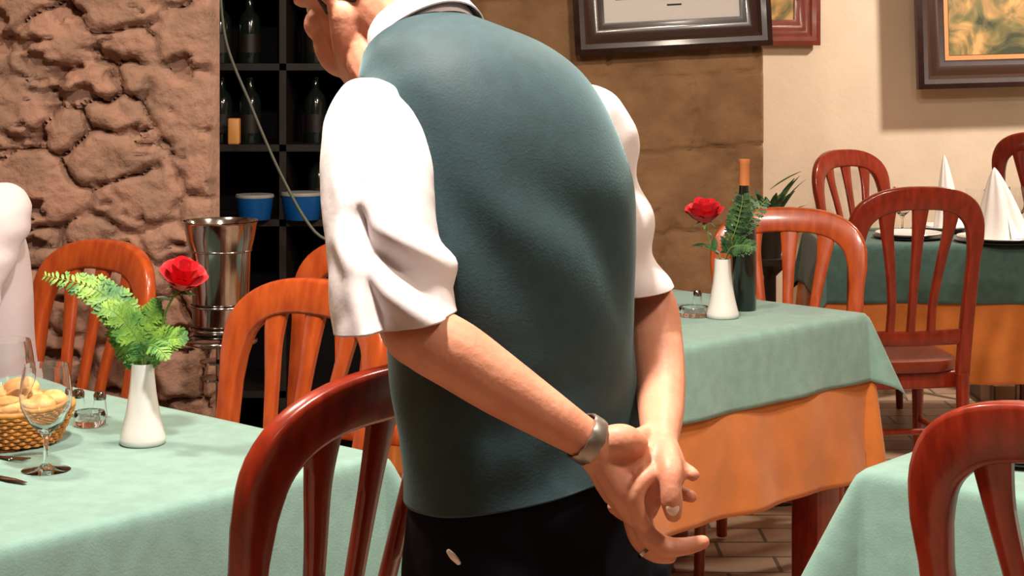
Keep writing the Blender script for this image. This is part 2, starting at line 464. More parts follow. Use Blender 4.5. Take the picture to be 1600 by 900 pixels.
# middle table: right corner at px (1350,488)
T2 = corner_table((0.935, 4.60), 134.5, 0.70, 1.02)
table('dining table with the wine bottle, under green and orange cloths', *T2[:2], 0.70, 1.02, T2[2], 0.182,
      'short green overcloth on the middle table with the wine bottle', under=0.43,
      under_label='orange undercloth hanging below the green cloth behind the waiter\'s hands', seed=4.1, corner_flare=(0.36,) * 4)
# near right table: left corner at px (1352,732)
T3 = corner_table((0.585, 2.86), -41, 0.80, 0.90)
table('dining table under the green cloth at the lower right', *T3[:2], 0.80, 0.90, T3[2], 0.30,
      'pale green cloth on the near right table with one plate', seed=7.7)
# far table with folded napkins
T4 = corner_table((1.145, 6.30), -3, 0.95, 0.62)
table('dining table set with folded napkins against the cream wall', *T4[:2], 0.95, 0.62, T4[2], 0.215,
      'shaded green cloth on the far table set with napkins', green='green_shade', under=0.50,
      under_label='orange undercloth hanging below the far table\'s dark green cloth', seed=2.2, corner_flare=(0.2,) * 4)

# ------------------------------------------------------------------ chairs
def make_chair(label, wood):
    t = thing('dining_chair', label, 'chair')
    HW, ZT = 0.214, 1.03
    def rake(z): return -0.02 - 0.085 * max(0, (z - 0.44) / 0.57) ** 1.25
    def bow(x): return -0.028 * (1 - min(1, (x / HW) ** 2))
    # centreline of the bent back frame, in plane (x,z)
    pts = []
    def hwz(z): return 0.180 + 0.016 * min(1, (z - 0.44) / 0.4)
    for i in range(9):
        z = 0.42 + (0.855 - 0.42) * i / 8; pts.append((-hwz(z), z))
    A = hwz(0.8)
    for i in range(1, 30):
        a = PI - PI * i / 30
        ca, sa = math.cos(a), math.sin(a)
        pts.append((A * math.copysign(abs(ca) ** 0.74, ca), 0.855 + (ZT - 0.037 - 0.855) * abs(sa) ** 0.74))
    for i in range(9):
        z = 0.855 - (0.855 - 0.42) * i / 8; pts.append((hwz(z), z))
    rings = []
    for i, (x, z) in enumerate(pts):
        a = Vector(pts[max(i - 1, 0)]); b = Vector(pts[min(i + 1, len(pts) - 1)])
        tn = (b - a).normalized(); nr = Vector((-tn.y, tn.x))       # outward-left normal
        k = max(0, min(1, (z - 0.80) / 0.15)); hw = 0.0215 + 0.0155 * k; th = 0.0155
        ring = []
        for (u, v) in ((1, .55), (.93, .85), (.78, 1), (-.78, 1), (-.93, .85), (-1, .55), (-1, -.55), (-.93, -.85), (-.78, -1), (.78, -1), (.93, -.85), (1, -.55)):
            X = x + nr.x * hw * u; Z = z + nr.y * hw * u
            ring.append((X, rake(Z) + bow(X) * max(0, (Z - .5) / .5) + v * th, Z))
        rings.append(ring)
    MB().loft(rings).build('back_frame', wood, t)
    # lower cross rail
    def bar(keys, th=0.011):
        """keys (x,z,half width) flat bar following the back's curve"""
        k = crom(keys, len(keys) * 5); rr = []
        for i, (x, z, hw) in enumerate(k):
            a = Vector(k[max(i - 1, 0)][:2]); b = Vector(k[min(i + 1, len(k) - 1)][:2])
            tn = (b - a).normalized(); nr = Vector((-tn.y, tn.x)); ring = []
            for (u, v) in ((1, .5), (.7, 1), (-.7, 1), (-1, .5), (-1, -.5), (-.7, -1), (.7, -1), (1, -.5)):
                X = x + nr.x * hw * u; Z = z + nr.y * hw * u
                ring.append((X, rake(Z) + bow(X) * max(0, (Z - .5) / .5) + v * th, Z))
            rr.append(ring)
        return MB().loft(rr)
    bar([(-0.185, 0.545, 0.025), (0, 0.54, 0.024), (0.185, 0.545, 0.025)]).build('cross_rail', wood, t)
    for xb, xt, zt in ((-0.068, -0.104, 0.968), (0, 0.0, 0.992), (0.068, 0.104, 0.968)):
        bar([(xb, 0.55, 0.0135), (xb * 1.0, 0.66, 0.0135), ((xb * .55 + xt * .45), 0.79, 0.0155), ((xt * 0.9 + xb * .1), 0.89, 0.020), (xt * 1.02, zt, 0.030)], 0.0095).build('slat', wood, t)
    # seat
    s = []
    for z, k in ((0.425, .96), (0.430, .99), (0.452, 1.0), (0.462, .985), (0.466, .93), (0.462, 0.6)):
        s.append([(k * (0.205 + 0.018 * math.sin(a)) * math.copysign(abs(math.cos(a)) ** .5, math.cos(a)), 0.19 + k * 0.205 * math.copysign(abs(math.sin(a)) ** .5, math.sin(a)), z) for a in [2 * PI * i / 48 for i in range(48)]])
    MB().loft(s).build('seat', 'seat', t)
    MB().box((0, 0.19, 0.398), (0.36, 0.35, 0.055), bev=0.008).build('seat_frame', wood, t)
    for sx in (-1, 1):
        MB().stube([(sx * 0.180, -0.02, 0.43, 0.022), (sx * 0.182, -0.022, 0.25, 0.020), (sx * 0.188, -0.062, 0.012, 0.016)], 10, round_ends=False).build('leg', wood, t)
        MB().stube([(sx * 0.175, 0.355, 0.42, 0.022), (sx * 0.178, 0.360, 0.2, 0.018), (sx * 0.182, 0.370, 0.005, 0.014)], 10, round_ends=False).build('leg', wood, t)
        MB().stube([(sx * 0.184, -0.03, 0.2, 0.011), (sx * 0.182, 0.36, 0.2, 0.011)], 8).build('stretcher', wood, t)
    MB().stube([(-0.182, 0.17, 0.2, 0.011), (0.182, 0.17, 0.2, 0.011)], 8).build('stretcher', wood, t)
    return t

chair_r = make_chair('glossy dark red wooden chair directly left of the waiter, nearest the camera', 'wood')
chair_o = make_chair('lamp-lit orange-brown wooden chair behind the left table, partly hidden by the white sleeve', 'wood_lit')
def setc(o, px, Y, rz):
    o.location = ((px - 800) * Y / F, Y, 0); o.rotation_euler = (0, 0, math.radians(rz)); return o
def addc(src, px, Y, rz, label, z=0):
    o = dup(src, ((px - 800) * Y / F, Y, z), math.radians(rz), label); return o
# rz: local +y is the way the chair faces
setc(chair_r, 490, 2.33, 54)
setc(chair_o, 424, 3.38, 140).scale = (1.03, 1, 0.955)
addc(chair_o, 98, 4.13, 140, 'lamp-lit orange-brown wooden chair the seated diner sits on, by the stone wall')
addc(chair_r, 1738, 2.09, -38, 'dark red wooden chair at the lower right corner of the photo')
addc(chair_o, 1226, 5.02, 164, 'lamp-lit orange-brown wooden chair behind the wine bottle')
addc(chair_r, 1416, 5.50, 8, 'dark red wooden chair with its back to the camera before the far table')
addc(chair_r, 1352, 7.42, 214, 'small dark red wooden chair in the far corner by the cream wall')
addc(chair_r, 1644, 7.12, -34, 'dark red wooden chair cut by the right edge before the cream wall', z=0.10)
addc(chair_o, 548, 4.20, 150, 'orange-brown wooden chair mostly hidden behind the waiter\'s left sleeve')

# ------------------------------------------------------------------ waiter
S_ = Vector((0.80, 0.60, 0)); FR = Vector((-0.60, 0.80, 0)); UP = Vector((0, 0, 1))
waiter = thing('person', 'person standing in a dark teal waistcoat and white short-sleeved shirt, hands clasped behind the back', 'person', (0.03, 2.12, 0))
W0 = waiter.location.copy()

def torso_rings(keys, n=72, m=70, inflate=0.0, wr=None, pw=0.92):
    """keys: px, py, Y, a, b, tilt(deg)"""
    ks = crom(keys, m); rings = []
    for i, (px, py, Y, a, b, tl) in enumerate(ks):
        c = P(px, py, Y); tl = math.radians(tl)
        fd = FR * math.cos(tl) - UP * math.sin(tl)
        r = []
        for k in range(n):
            th = 2 * PI * k / n; ct, st = math.cos(th), math.sin(th)
            ct2 = math.copysign(abs(ct) ** pw, ct); st2 = math.copysign(abs(st) ** pw, st)
            d = S_ * ((a + inflate) * ct2) + fd * ((b + inflate) * st2)
            p = c + d
            if wr: p = p + d.normalized() * wr(p, th, i / (m - 1))
            r.append(p)
        rings.append(r)
    return rings

TK = [(828, 905, 2.13, 0.160, 0.128, 0), (826, 820, 2.13, 0.156, 0.126, 0), (824, 740, 2.13, 0.152, 0.121, 0), (814, 660, 2.13, 0.152, 0.119, 2),
      (802, 580, 2.13, 0.156, 0.120, 4), (797, 490, 2.13, 0.160, 0.120, 6), (793, 400, 2.14, 0.168, 0.124, 8), (788, 310, 2.15, 0.172, 0.126, 12),
      (770, 230, 2.16, 0.163, 0.124, 18), (745, 165, 2.17, 0.150, 0.112, 24), (719, 124, 2.18, 0.128, 0.096, 30), (684, 95, 2.19, 0.104, 0.080, 34), (657, 70, 2.20, 0.076, 0.066, 36)]

def vest_wr(p, th, u):
    v = 0.0
    back = max(0, -math.sin(th)) ** 0.6
    q = Vector((p.x * 3.0 + p.z * 2.0, p.y * 2.0, p.z * 3.6))
    v += 0.0050 * noise.noise(q) + 0.0045 * noise.noise(q * 2.3)
    low = max(0, min(1, (1.12 - p.z) / 0.2))
    # diagonal drag folds in the lower back
    ph = (p.z * 60 - p.x * 34)
    v += low * back * 0.0055 * math.sin(ph + 2.5 * noise.noise(p * 8)) * (0.5 + noise.noise(p * 6 + Vector((3, 1, 2))))
    up = max(0, min(1, (p.z - 1.05) / 0.15)) * max(0, min(1, (1.34 - p.z) / 0.1))
    v += up * back * 0.0050 * math.sin(p.x * 62 + p.z * 26 + 3 * noise.noise(p * 5))
    return v

# vest = shell from hem to the tilted neckline
hem = [(828, 738, 2.13, 0.160, 0.128, -5), (824, 710, 2.13, 0.157, 0.125, -3), (813, 650, 2.13, 0.155, 0.121, 1)] + TK[4:]
rings = torso_rings(hem, 84, 90, 0.004, vest_wr)
# hem edge drops to image left: shear the lowest rings
for i, r in enumerate(rings):
    k = max(0, 1 - i / 14)
    for p in r:
        p.z += k * 0.24 * (p.x - 0.00)
MB().loft([[p * 1.0 for p in rings[0]]] and rings, caps=False).build('waistcoat', 'vest', waiter, W0)
o = bpy.data.objects['waistcoat']; md = o.modifiers.new('t', 'SOLIDIFY'); md.thickness = 0.003; md.offset = -1
o.data.set_sharp_from_angle(angle=PI)
# shirt body inside the vest (down to the trousers) with collar and sleeves as further pieces of the shirt
sk = [(822, 800, 2.13, 0.150, 0.117, 0)] + TK[2:]
shirt = MB().loft(torso_rings(sk, 48, 40, -0.022), caps=True).build('shirt', 'shirt', waiter, W0)
# collar
nk = P(668, 66, 2.20); ax = (UP * math.cos(math.radians(38)) + FR * math.sin(math.radians(38))).normalized()
tl = math.radians(38); fd = FR * math.cos(tl) - UP * math.sin(tl)
cr = []
for h, a, b in ((-0.004, 0.068, 0.068), (0.012, 0.0675, 0.0665), (0.026, 0.065, 0.064), (0.036, 0.063, 0.062), (0.038, 0.0615, 0.0605), (0.036, 0.060, 0.059), (0.02, 0.060, 0.059), (0.0, 0.060, 0.059)):
    cr.append([nk + ax * h + S_ * (a * math.cos(t)) + fd * (b * math.sin(t)) for t in [2 * PI * k / 48 for k in range(48)]])
# folded leaf of the collar, lying over the band
for h, a, b in ():
    pass
leafr = []
for h, a, b in ((0.036, 0.0625, 0.0615), (0.0375, 0.066, 0.065), (0.030, 0.0705, 0.070), (0.015, 0.0745, 0.0745), (0.003, 0.078, 0.078), (0.0015, 0.0765, 0.0765), (0.012, 0.0725, 0.072), (0.028, 0.067, 0.066)):
    leafr.append([nk + ax * (h + 0.002 * math.sin(3 * t)) + S_ * (a * math.cos(t)) + fd * (b * math.sin(t)) for t in [2 * PI * k / 48 for k in range(48)]])
MB().loft(cr, caps=False).loft(leafr, caps=False, loop=True).build('collar', 'shirt', waiter, W0)

def sleeve(name, keys, parent, origin, m, folds, n=72, seg=64, inner=True):
    """keys: px, py, Y, half width (image), half depth, tilt of ring plane deg (rise to image right)"""
    ks = crom(keys, seg); rings = []
    for i, (px, py, Y, a, b, tl) in enumerate(ks):
        c = P(px, py, Y); u = i / (seg - 1); t = math.radians(tl)
        ex = Vector((math.cos(t), 0, math.sin(t))); ey = Vector((0, 1, 0))
        r = []
        for k in range(n):
            th = 2 * PI * k / n
            d = ex * (a * math.cos(th)) + ey * (b * math.sin(th)); p = c + d
            p = p + d.normalized() * folds(p, th, u); r.append(p)
        rings.append(r)
    mb = MB().loft(rings, caps=False)
    # close the start
    mb.f.append(tuple(reversed(range(n))))
    o = mb.build(name, m, parent, origin)
    o.data.set_sharp_from_angle(angle=PI)
    md = o.modifiers.new('t', 'SOLIDIFY'); md.thickness = 0.0025; md.offset = -1
    return o

def ridge(x, w):
    return math.exp(-(x / w) ** 2)
def lfold(p, th, u):
    # th=-90deg faces the camera; a = azimuth coordinate
    s = (p.x + 0.155) / 0.065          # -1 left .. +1 right across the sleeve (approx)
    front = 1 if math.sin(th) < 0.3 else 0.2
    z = (1.40 - p.z) / 0.30            # 0 top .. 1 hem
    v = 0
    # long diagonal folds falling from the shoulder to the inner elbow
    v += 0.017 * ridge(z - (0.34 + 0.16 * (s + 1)), 0.045) * max(0, min(1, (s + 0.7))) 
    v -= 0.014 * ridge(z - (0.43 + 0.17 * (s + 1)), 0.045) * max(0, min(1, (s + 0.6)))
    v += 0.015 * ridge(z - (0.54 + 0.16 * (s + 1)), 0.05) * max(0, min(1, (s + 0.8)))
    v -= 0.006 * ridge(z - (0.66 + 0.15 * (s + 1)), 0.04) * max(0, min(1, (s + 0.1)))
    v += 0.007 * ridge(s - (-0.75 + 0.9 * z * z), 0.16) * min(1, z * 2.0)
    v -= 0.018 * ridge(s - (-0.45 + 0.8 * z * z), 0.22) * min(1, z * 1.8)
    v -= 0.020 * ridge(s - 0.35 - 0.25 * z, 0.12) * ridge(z - 0.20, 0.16)
    v -= 0.014 * ridge(s + 0.25, 0.30) * ridge(z - 0.50, 0.05)
    v += 0.004 * noise.noise(p * 14) + 0.0018 * noise.noise(p * 33)
    side = abs(math.cos(th))
    return (v if v > 0 else v * (1 - 0.75 * side ** 3)) * front
sleeve('sleeve', [(612, 128, 2.10, 0.012, 0.014, -10), (605, 136, 2.09, 0.038, 0.040, -12), (599, 155, 2.08, 0.052, 0.052, -10), (592, 195, 2.06, 0.0620, 0.062, -5), (590, 260, 2.03, 0.0640, 0.068, 0),
                  (592, 330, 2.00, 0.0620, 0.070, 2), (601, 410, 1.97, 0.0620, 0.072, 6), (614, 470, 1.95, 0.0675, 0.074, 9), (620, 503, 1.94, 0.0695, 0.076, 10)], waiter, W0, 'shirt', lfold)
def rfold(p, th, u):
    v = 0.005 * noise.noise(p * 13) + 0.003 * noise.noise(p * 27)
    z = (1.38 - p.z) / 0.3
    v += 0.006 * math.sin(z * 17 + p.x * 30) * min(1, z * 2)
    return v
sleeve('sleeve', [(895, 135, 2.23, 0.012, 0.012, 10), (902, 146, 2.24, 0.034, 0.036, 10), (912, 170, 2.25, 0.046, 0.05, 10), (928, 215, 2.26, 0.050, 0.058, 6), (942, 280, 2.26, 0.049, 0.060, 2),
                  (952, 340, 2.25, 0.048, 0.060, 0), (966, 400, 2.25, 0.048, 0.062, 0), (979, 440, 2.24, 0.0490, 0.062, 5), (983, 456, 2.24, 0.0490, 0.062, 6)], waiter, W0, 'shirt', rfold)

# ---- body: one continuous surface
def q(px, py, Y, r): return (*P(px, py, Y), r)
body = MB()
body.loft(torso_rings([(822, 800, 2.13, 0.150, 0.115, 0)] + TK[2:], 32, 24, -0.034))
# neck and head
HC = P(573, -8, 2.27)                                  # head centre
hy = math.atan2(0.67, -0.74)                              # heading of the face
fh = Vector((math.cos(hy), math.sin(hy), 0)); pit = math.radians(30)
hf = (fh * math.cos(pit) - UP * math.sin(pit)).normalized()         # face forward
hu = (UP * math.cos(pit) + fh * math.sin(pit)).normalized()         # head up
hl = hu.cross(hf).normalized()                                      # head's left
def hp(f, l, u): return HC + hf * f + hl * l + hu * u
RH = Matrix((hf, hl, hu)).transposed()
body.stube([(*P(690, 110, 2.19), 0.062), (*P(650, 55, 2.21), 0.058), (*P(612, 10, 2.235), 0.057), (*hp(-0.02, 0, -0.03), 0.055)], 20)
body.stube([(*hp(-0.01, 0, -0.05), 0.040), (*P(578, 85, 2.225), 0.036), (*P(610, 130, 2.20), 0.045)], 16)
body.sph(hp(-0.012, 0, 0.035), (0.098, 0.076, 0.088), 28, 18, RH)
body.sph(hp(0.022, 0, -0.03), (0.066, 0.062, 0.078), 24, 16, RH)
body.sph(hp(0.050, 0, -0.082), (0.034, 0.034, 0.028), 18, 12, RH)        # chin
for s in (-1, 1):
    body.stube([(*hp(-0.005, s * 0.058, -0.035), 0.022), (*hp(0.02, s * 0.050, -0.072), 0.020), (*hp(0.052, s * 0.022, -0.093), 0.018)], 12)     # jaw
    body.sph(hp(0.056, s * 0.036, -0.012), (0.026, 0.029, 0.026), 14, 10, RH); body.sph(hp(0.050, s * 0.034, -0.048), (0.034, 0.029, 0.045), 14, 10, RH)   # cheek
    body.sph(hp(0.070, s * 0.028, 0.035), (0.018, 0.030, 0.009), 14, 8, RH)     # brow
    # ear
    body.stube([(*hp(-0.002, s * 0.074, -0.028), 0.0075), (*hp(-0.016, s * 0.082, -0.008), 0.006), (*hp(-0.020, s * 0.085, 0.018), 0.0055), (*hp(-0.004, s * 0.082, 0.033), 0.0055), (*hp(0.010, s * 0.076, 0.020), 0.005)], 8, seg=20)
    body.sph(hp(-0.004, s * 0.075, 0.004), (0.014, 0.006, 0.024), 12, 8, RH)
body.stube([(*hp(0.082, 0, 0.030), 0.008), (*hp(0.096, 0, 0.006), 0.010), (*hp(0.108, 0, -0.014), 0.012)], 12)   # nose
body.sph(hp(0.096, 0, -0.020), (0.014, 0.018, 0.008), 12, 8, RH)
body.sph(hp(0.080, 0, -0.045), (0.014, 0.024, 0.0065), 14, 8, RH); body.sph(hp(0.078, 0, -0.056), (0.013, 0.021, 0.0065), 14, 8, RH)
# arms
body.stube([q(655, 195, 2.13, 0.042), q(606, 195, 2.10, 0.044), q(602, 265, 2.05, 0.044), q(612, 380, 2.00, 0.038), q(642, 500, 1.935, 0.0385), q(668, 528, 1.925, 0.0385),
            q(715, 556, 1.925, 0.0385), q(780, 600, 1.93, 0.0350), q(850, 645, 1.94, 0.0290), q(905, 680, 1.95, 0.0240), q(935, 698, 1.957, 0.0235)], 20, seg=60)
body.stube([q(890, 190, 2.22, 0.045), q(912, 205, 2.26, 0.042), q(938, 290, 2.27, 0.040), q(972, 400, 2.27, 0.038), q(1012, 480, 2.26, 0.0385), q(1022, 530, 2.23, 0.037),
            q(1029, 590, 2.17, 0.034), q(1033, 640, 2.10, 0.0285), q(1031, 685, 2.02, 0.0225), q(1031, 705, 1.995, 0.0225)], 20, seg=60)
hands = MB()
CY = Vector((0, 1, 0))
# left hand: palm slab
hands.stube([(*P(925, 695, 1.957), 0.0260, 0.72), (*P(950, 712, 1.962), 0.0320, 0.56), (*P(972, 735, 1.967), 0.0370, 0.48), (*P(990, 762, 1.970), 0.0370, 0.44), (*P(1000, 790, 1.970), 0.0300, 0.42)], 20, up=CY)
hands.stube([q(945, 690, 1.955, 0.017), q(972, 688, 1.952, 0.019), q(992, 694, 1.960, 0.016)], 14)       # thenar pad
hands.stube([q(985, 690, 1.972, 0.013), q(1003, 682, 1.995, 0.0115), q(1018, 672, 2.02, 0.010)], 12)      # thumb passing behind the wrist
hands.stube([q(945, 725, 1.955, 0.017), q(968, 762, 1.955, 0.019), q(988, 800, 1.958, 0.015)], 14)       # heel on the little finger side
hands.stube([q(1000, 742, 1.975, 0.0110), q(1030, 733, 1.988, 0.0100), q(1062, 731, 1.980, 0.0088), q(1083, 742, 1.966, 0.0080)], 12, seg=16)
hands.stube([q(1004, 765, 1.975, 0.0110), q(1034, 766, 1.988, 0.0100), q(1062, 770, 1.980, 0.0085), q(1080, 776, 1.968, 0.0075)], 12, seg=16)
hands.stube([q(1000, 800, 1.968, 0.0130), q(1012, 835, 1.958, 0.0125), q(1040, 853, 1.952, 0.0115), q(1068, 854, 1.952, 0.0105), q(1098, 847, 1.955, 0.0085)], 14, seg=22)
hands.stube([q(988, 800, 1.975, 0.0130), q(998, 838, 1.975, 0.0125), q(1020, 862, 1.970, 0.0115), q(1045, 868, 1.968, 0.0100)], 12, seg=18)
# right hand
hands.stube([(*P(1031, 695, 2.00), 0.0220, 0.80), (*P(1033, 718, 1.975), 0.0270, 0.66), (*P(1034, 742, 1.962), 0.0275, 0.55), (*P(1030, 758, 1.962), 0.0230, 0.5)], 18, up=CY)
hands.stube([q(1042, 708, 1.975, 0.0150), q(1047, 735, 1.948, 0.0145), q(1048, 762, 1.936, 0.0125), q(1050, 785, 1.934, 0.0128), q(1052, 803, 1.937, 0.0100)], 14, seg=20)   # thumb
hands.stube([q(1022, 738, 1.955, 0.0115), q(1003, 752, 1.943, 0.0108), q(993, 778, 1.940, 0.0100), q(999, 806, 1.944, 0.0092), q(1006, 818, 1.950, 0.0080)], 12, seg=18)   # index curled over the other palm
for k in range(3):                                                                                        # remaining fingers hold from behind
    dy = k * 20
    hands.stube([q(1028, 745 + dy * .5, 1.985, 0.0100), q(1010, 765 + dy, 2.005, 0.0095), q(980, 765 + dy, 2.008, 0.0088), q(958, 752 + dy, 1.998, 0.0078)], 12, seg=16)
body.v_off = len(body.v)
body.add(hands.v, hands.f)
bo = body.build('body', 'skin', waiter, W0)
remesh(bo, 0.0030, 4)
# hair cap (short grey), nails, eyes, watch, ring
hr = MB()
rg = []
for i in range(1, 15):
    a = PI * i / 18
    ring = []
    for k in range(40):
        b = 2 * PI * k / 40
        f = math.cos(b); lim = 1.0
        aa = a * (0.60 if f > 0.5 else (1.0 - 0.0) if f < 0 else 1.0 - 0.40 * f / 0.5)
        p = hp(-0.014 + 0.103 * math.sin(aa) * math.cos(b), 0.0800 * math.sin(aa) * math.sin(b), 0.032 + 0.095 * math.cos(aa))
        p += (p - HC).normalized() * 0.003 * noise.noise(p * 60)
        ring.append(p)
    rg.append(ring)
hr.loft(rg)
hr.sph(hp(-0.048, 0, -0.004), (0.058, 0.066, 0.052), 20, 14, RH)
for s in (-1, 1): hr.stube([(*hp(0.014, s * 0.070, 0.035), 0.008), (*hp(0.014, s * 0.067, 0.0), 0.006), (*hp(0.016, s * 0.063, -0.018), 0.004)], 8)
hr.build('hair', 'hair', waiter, W0)
for s in (-1, 1):
    MB().sph(hp(0.068, s * 0.030, 0.018), 0.0115, 14, 10).build('eye', 'eye', waiter, W0)
MB().sph(P(1051, 793, 1.9255), (0.0078, 0.0036, 0.0095), 14, 10).build('fingernail', 'nail', waiter, W0)
# watch band round the left forearm
wa = P(905, 680, 1.95); wb = P(935, 698, 1.957); wd = (wb - wa).normalized(); wc = P(917, 686, 1.953)
w1 = wd.cross(CY).normalized(); w2 = wd.cross(w1).normalized(); band = []
for (h, r) in ((-0.009, 0.0262), (-0.009, 0.0280), (-0.006, 0.0290), (0.006, 0.0290), (0.009, 0.0280), (0.009, 0.0262)):
    band.append([wc + wd * (h + 0.0010 * math.sin(12 * t)) + w1 * (r * math.cos(t)) + w2 * (r * math.sin(t)) for t in [2 * PI * k / 48 for k in range(48)]])
wt = MB().loft(band, caps=False, loop=True).build('wristwatch', 'bracelet', waiter, W0)
wt['label'] = 'grey metal bracelet watch'
rc = P(1012, 857, 1.972); rd_ = (P(1020, 862, 1.970) - P(998, 838, 1.975)).normalized(); r1 = rd_.orthogonal().normalized(); r2 = rd_.cross(r1)
MB().loft([[rc + rd_ * h + r1 * (r * math.cos(t)) + r2 * (r * math.sin(t)) for t in [2 * PI * k / 24 for k in range(24)]] for h, r in ((-.002, .0126), (-.002, .0142), (.002, .0142), (.002, .0126))], caps=False, loop=True).build('ring', 'steel', waiter, W0)
# trousers
tr = MB()
tr.loft(torso_rings([(824, 715, 2.13, 0.142, 0.110, 0), (826, 750, 2.13, 0.151, 0.118, 0), (826, 820, 2.13, 0.158, 0.127, 0), (828, 900, 2.13, 0.164, 0.133, 0), (836, 980, 2.13, 0.158, 0.120, 0)], 40, 24))
for s in (-1, 1):
    b = Vector((0.045, 2.13, 0)) + S_ * (0.085 * s)
    tr.stube([(*(b + UP * 0.80), 0.088), (*(b + UP * 0.62), 0.083), (*(b + S_ * .005 * s + UP * 0.45), 0.070), (*(b + S_ * .01 * s + UP * 0.25), 0.062), (*(b + S_ * .01 * s + UP * 0.06), 0.060)], 24, seg=40, round_ends=False)
to = tr.build('trousers', 'trousers', waiter, W0); remesh(to, 0.006, 6)
for s in (-1, 1):
    b = Vector((0.045, 2.13, 0)) + S_ * (0.095 * s)
    MB().stube([(*(b - FR * 0.075 + UP * 0.042), 0.038), (*(b + UP * 0.052), 0.044), (*(b + FR * 0.10 + UP * 0.038), 0.046), (*(b + FR * 0.175 + UP * 0.028), 0.034)], 18, flat=0.8, up=UP).build('shoe', 'shoe', waiter, W0)
tb = MB(); tb.stube([(*P(701, 862, 1.985), 0.0045), (*P(708, 870, 1.982), 0.0062), (*P(716, 879, 1.984), 0.0045)], 8, flat=0.6); tb.build('white_glint', 'napkin', waiter, W0)  # bright glint on the trousers, put in as a small white piece
# buttonless back strap seam of the waistcoat is left plain

# ------------------------------------------------------------------ seated diner at the left edge
D0 = Vector((-1.205, 3.95, 0))
diner = thing('person', 'person seated at the left edge in a pale long-sleeved shirt', 'person', tuple(D0))
fd_ = Vector((-0.72, -0.69, 0)).normalized(); ld = Vector((0.69, -0.72, 0)).normalized()     # facing, their left
def dp(f, l, z): return D0 + fd_ * f + ld * l + UP * z
db = MB()
def dring(f, z, a, b, n=40, infl=0, wr=0.0):
    r = []
    for k in range(n):
        t = 2 * PI * k / n
        p = dp(f, 0, z) + ld * ((a + infl) * math.cos(t)) + fd_ * ((b + infl) * math.sin(t))
        if wr: p += (p - dp(f, 0, z)).normalized() * wr * noise.noise(Vector((p.x * 9, p.y * 9, p.z * 5)))
        r.append(p)
    return r
DK = [(0.0, 0.46, 0.170, 0.130), (0.005, 0.60, 0.165, 0.125), (0.02, 0.75, 0.165, 0.120), (0.04, 0.90, 0.178, 0.122), (0.06, 1.02, 0.180, 0.120), (0.075, 1.10, 0.155, 0.100), (0.085, 1.145, 0.105, 0.078), (0.10, 1.175, 0.062, 0.060)]
def dl(infl, m, wr=0): return [dring(f, z, a, b, infl=infl, wr=wr) for f, z, a, b in crom(DK, m)]
db.loft(dl(-0.016, 24))
HD = dp(0.15, 0, 1.33)
db.stube([(*dp(0.09, 0, 1.12), 0.058), (*dp(0.115, 0, 1.22), 0.054), (*HD, 0.05)], 16)
hd = [(0.0, 0, 0.02, .095, .076, .10), (0.03, 0, -0.045, .062, .060, .068), (0.055, 0, -0.09, .03, .032, .026), (0.092, 0, -0.015, .02, .014, .022)]
RD = Matrix((fd_, ld, UP)).transposed()
for f, l, u, a, b, c in hd: db.sph(HD + fd_ * f + ld * l + UP * u, (a, b, c), 20, 14, RD)
for s in (-1, 1): db.sph(HD - fd_ * 0.01 + ld * (0.078 * s), (0.016, 0.007, 0.03), 12, 8, RD)
arm_keys = {}
for s in (1, -1):
    sh = dp(0.05, 0.175 * s, 1.085); el = dp(0.20, 0.235 * s, 0.815); wr_ = dp(0.42, 0.09 * s, 0.785)
    arm_keys[s] = (sh, el, wr_)
    db.stube([(*dp(0.05, 0.10 * s, 1.07), 0.045), (*sh, 0.048), (*((sh + el) / 2), 0.043), (*el, 0.040), (*((el + wr_) / 2), 0.035), (*wr_, 0.024)], 16, seg=40)
    db.stube([(*wr_, 0.026), (*(wr_ + fd_ * 0.05 - ld * 0.02 * s), 0.036), (*(wr_ + fd_ * 0.09 - ld * 0.03 * s), 0.034)], 14, flat=0.45, up=UP)
    for k in range(4):
        b0 = wr_ + fd_ * 0.09 - ld * (0.03 * s) + ld * (0.018 * (k - 1.5))
        db.stube([(*b0, 0.0095), (*(b0 + fd_ * 0.035 + UP * 0.006), 0.0090), (*(b0 + fd_ * (0.060 + 0.008 * (k in (1, 2))) - UP * 0.010), 0.0078)], 10)
    b0 = wr_ + fd_ * 0.03 - ld * (0.045 * s); db.stube([(*b0, 0.012), (*(b0 + fd_ * 0.03 - ld * 0.02 * s), 0.010), (*(b0 + fd_ * 0.055 - ld * 0.02 * s), 0.009)], 10)
    db.stube([(*dp(0.02, 0.09 * s, 0.545), 0.085), (*dp(0.22, 0.10 * s, 0.54), 0.075), (*dp(0.44, 0.10 * s, 0.52), 0.058), (*dp(0.46, 0.10 * s, 0.30), 0.050), (*dp(0.44, 0.10 * s, 0.06), 0.036)], 16, seg=40)
dbo = db.build('body', 'skin', diner, D0); remesh(dbo, 0.006, 5)
ds = MB().loft(dl(0.004, 50, 0.012)).build('shirt', 'diner_shirt', diner, D0)
for s in (1, -1):
    sh, el, wr_ = arm_keys[s]
    k = crom([(*dp(0.05, 0.08 * s, 1.075), 0.055), (*sh, 0.066), (*((sh + el) / 2), 0.060), (*el, 0.058), (*((el + wr_) / 2), 0.050), (*(el.lerp(wr_, .92)), 0.038)], 70)
    mb = MB().tube([tuple(a[:3]) for a in k], [a[3] for a in k], 40)
    vv = []
    for p in mb.v:
        p = Vector(p); c = min((Vector(a[:3]) for a in k), key=lambda c: (c - p).length); nrm = (p - c).normalized()
        vv.append(tuple(p + nrm * (0.008 * noise.noise(Vector((p.x * 10, p.y * 10, p.z * 26))) + 0.003 * math.sin(p.z * 70 + p.x * 50) * 0.8)))
    mb.v = vv; o = mb.build('sleeve', 'diner_shirt', diner, D0); o.data.set_sharp_from_angle(angle=PI)
dt = MB()
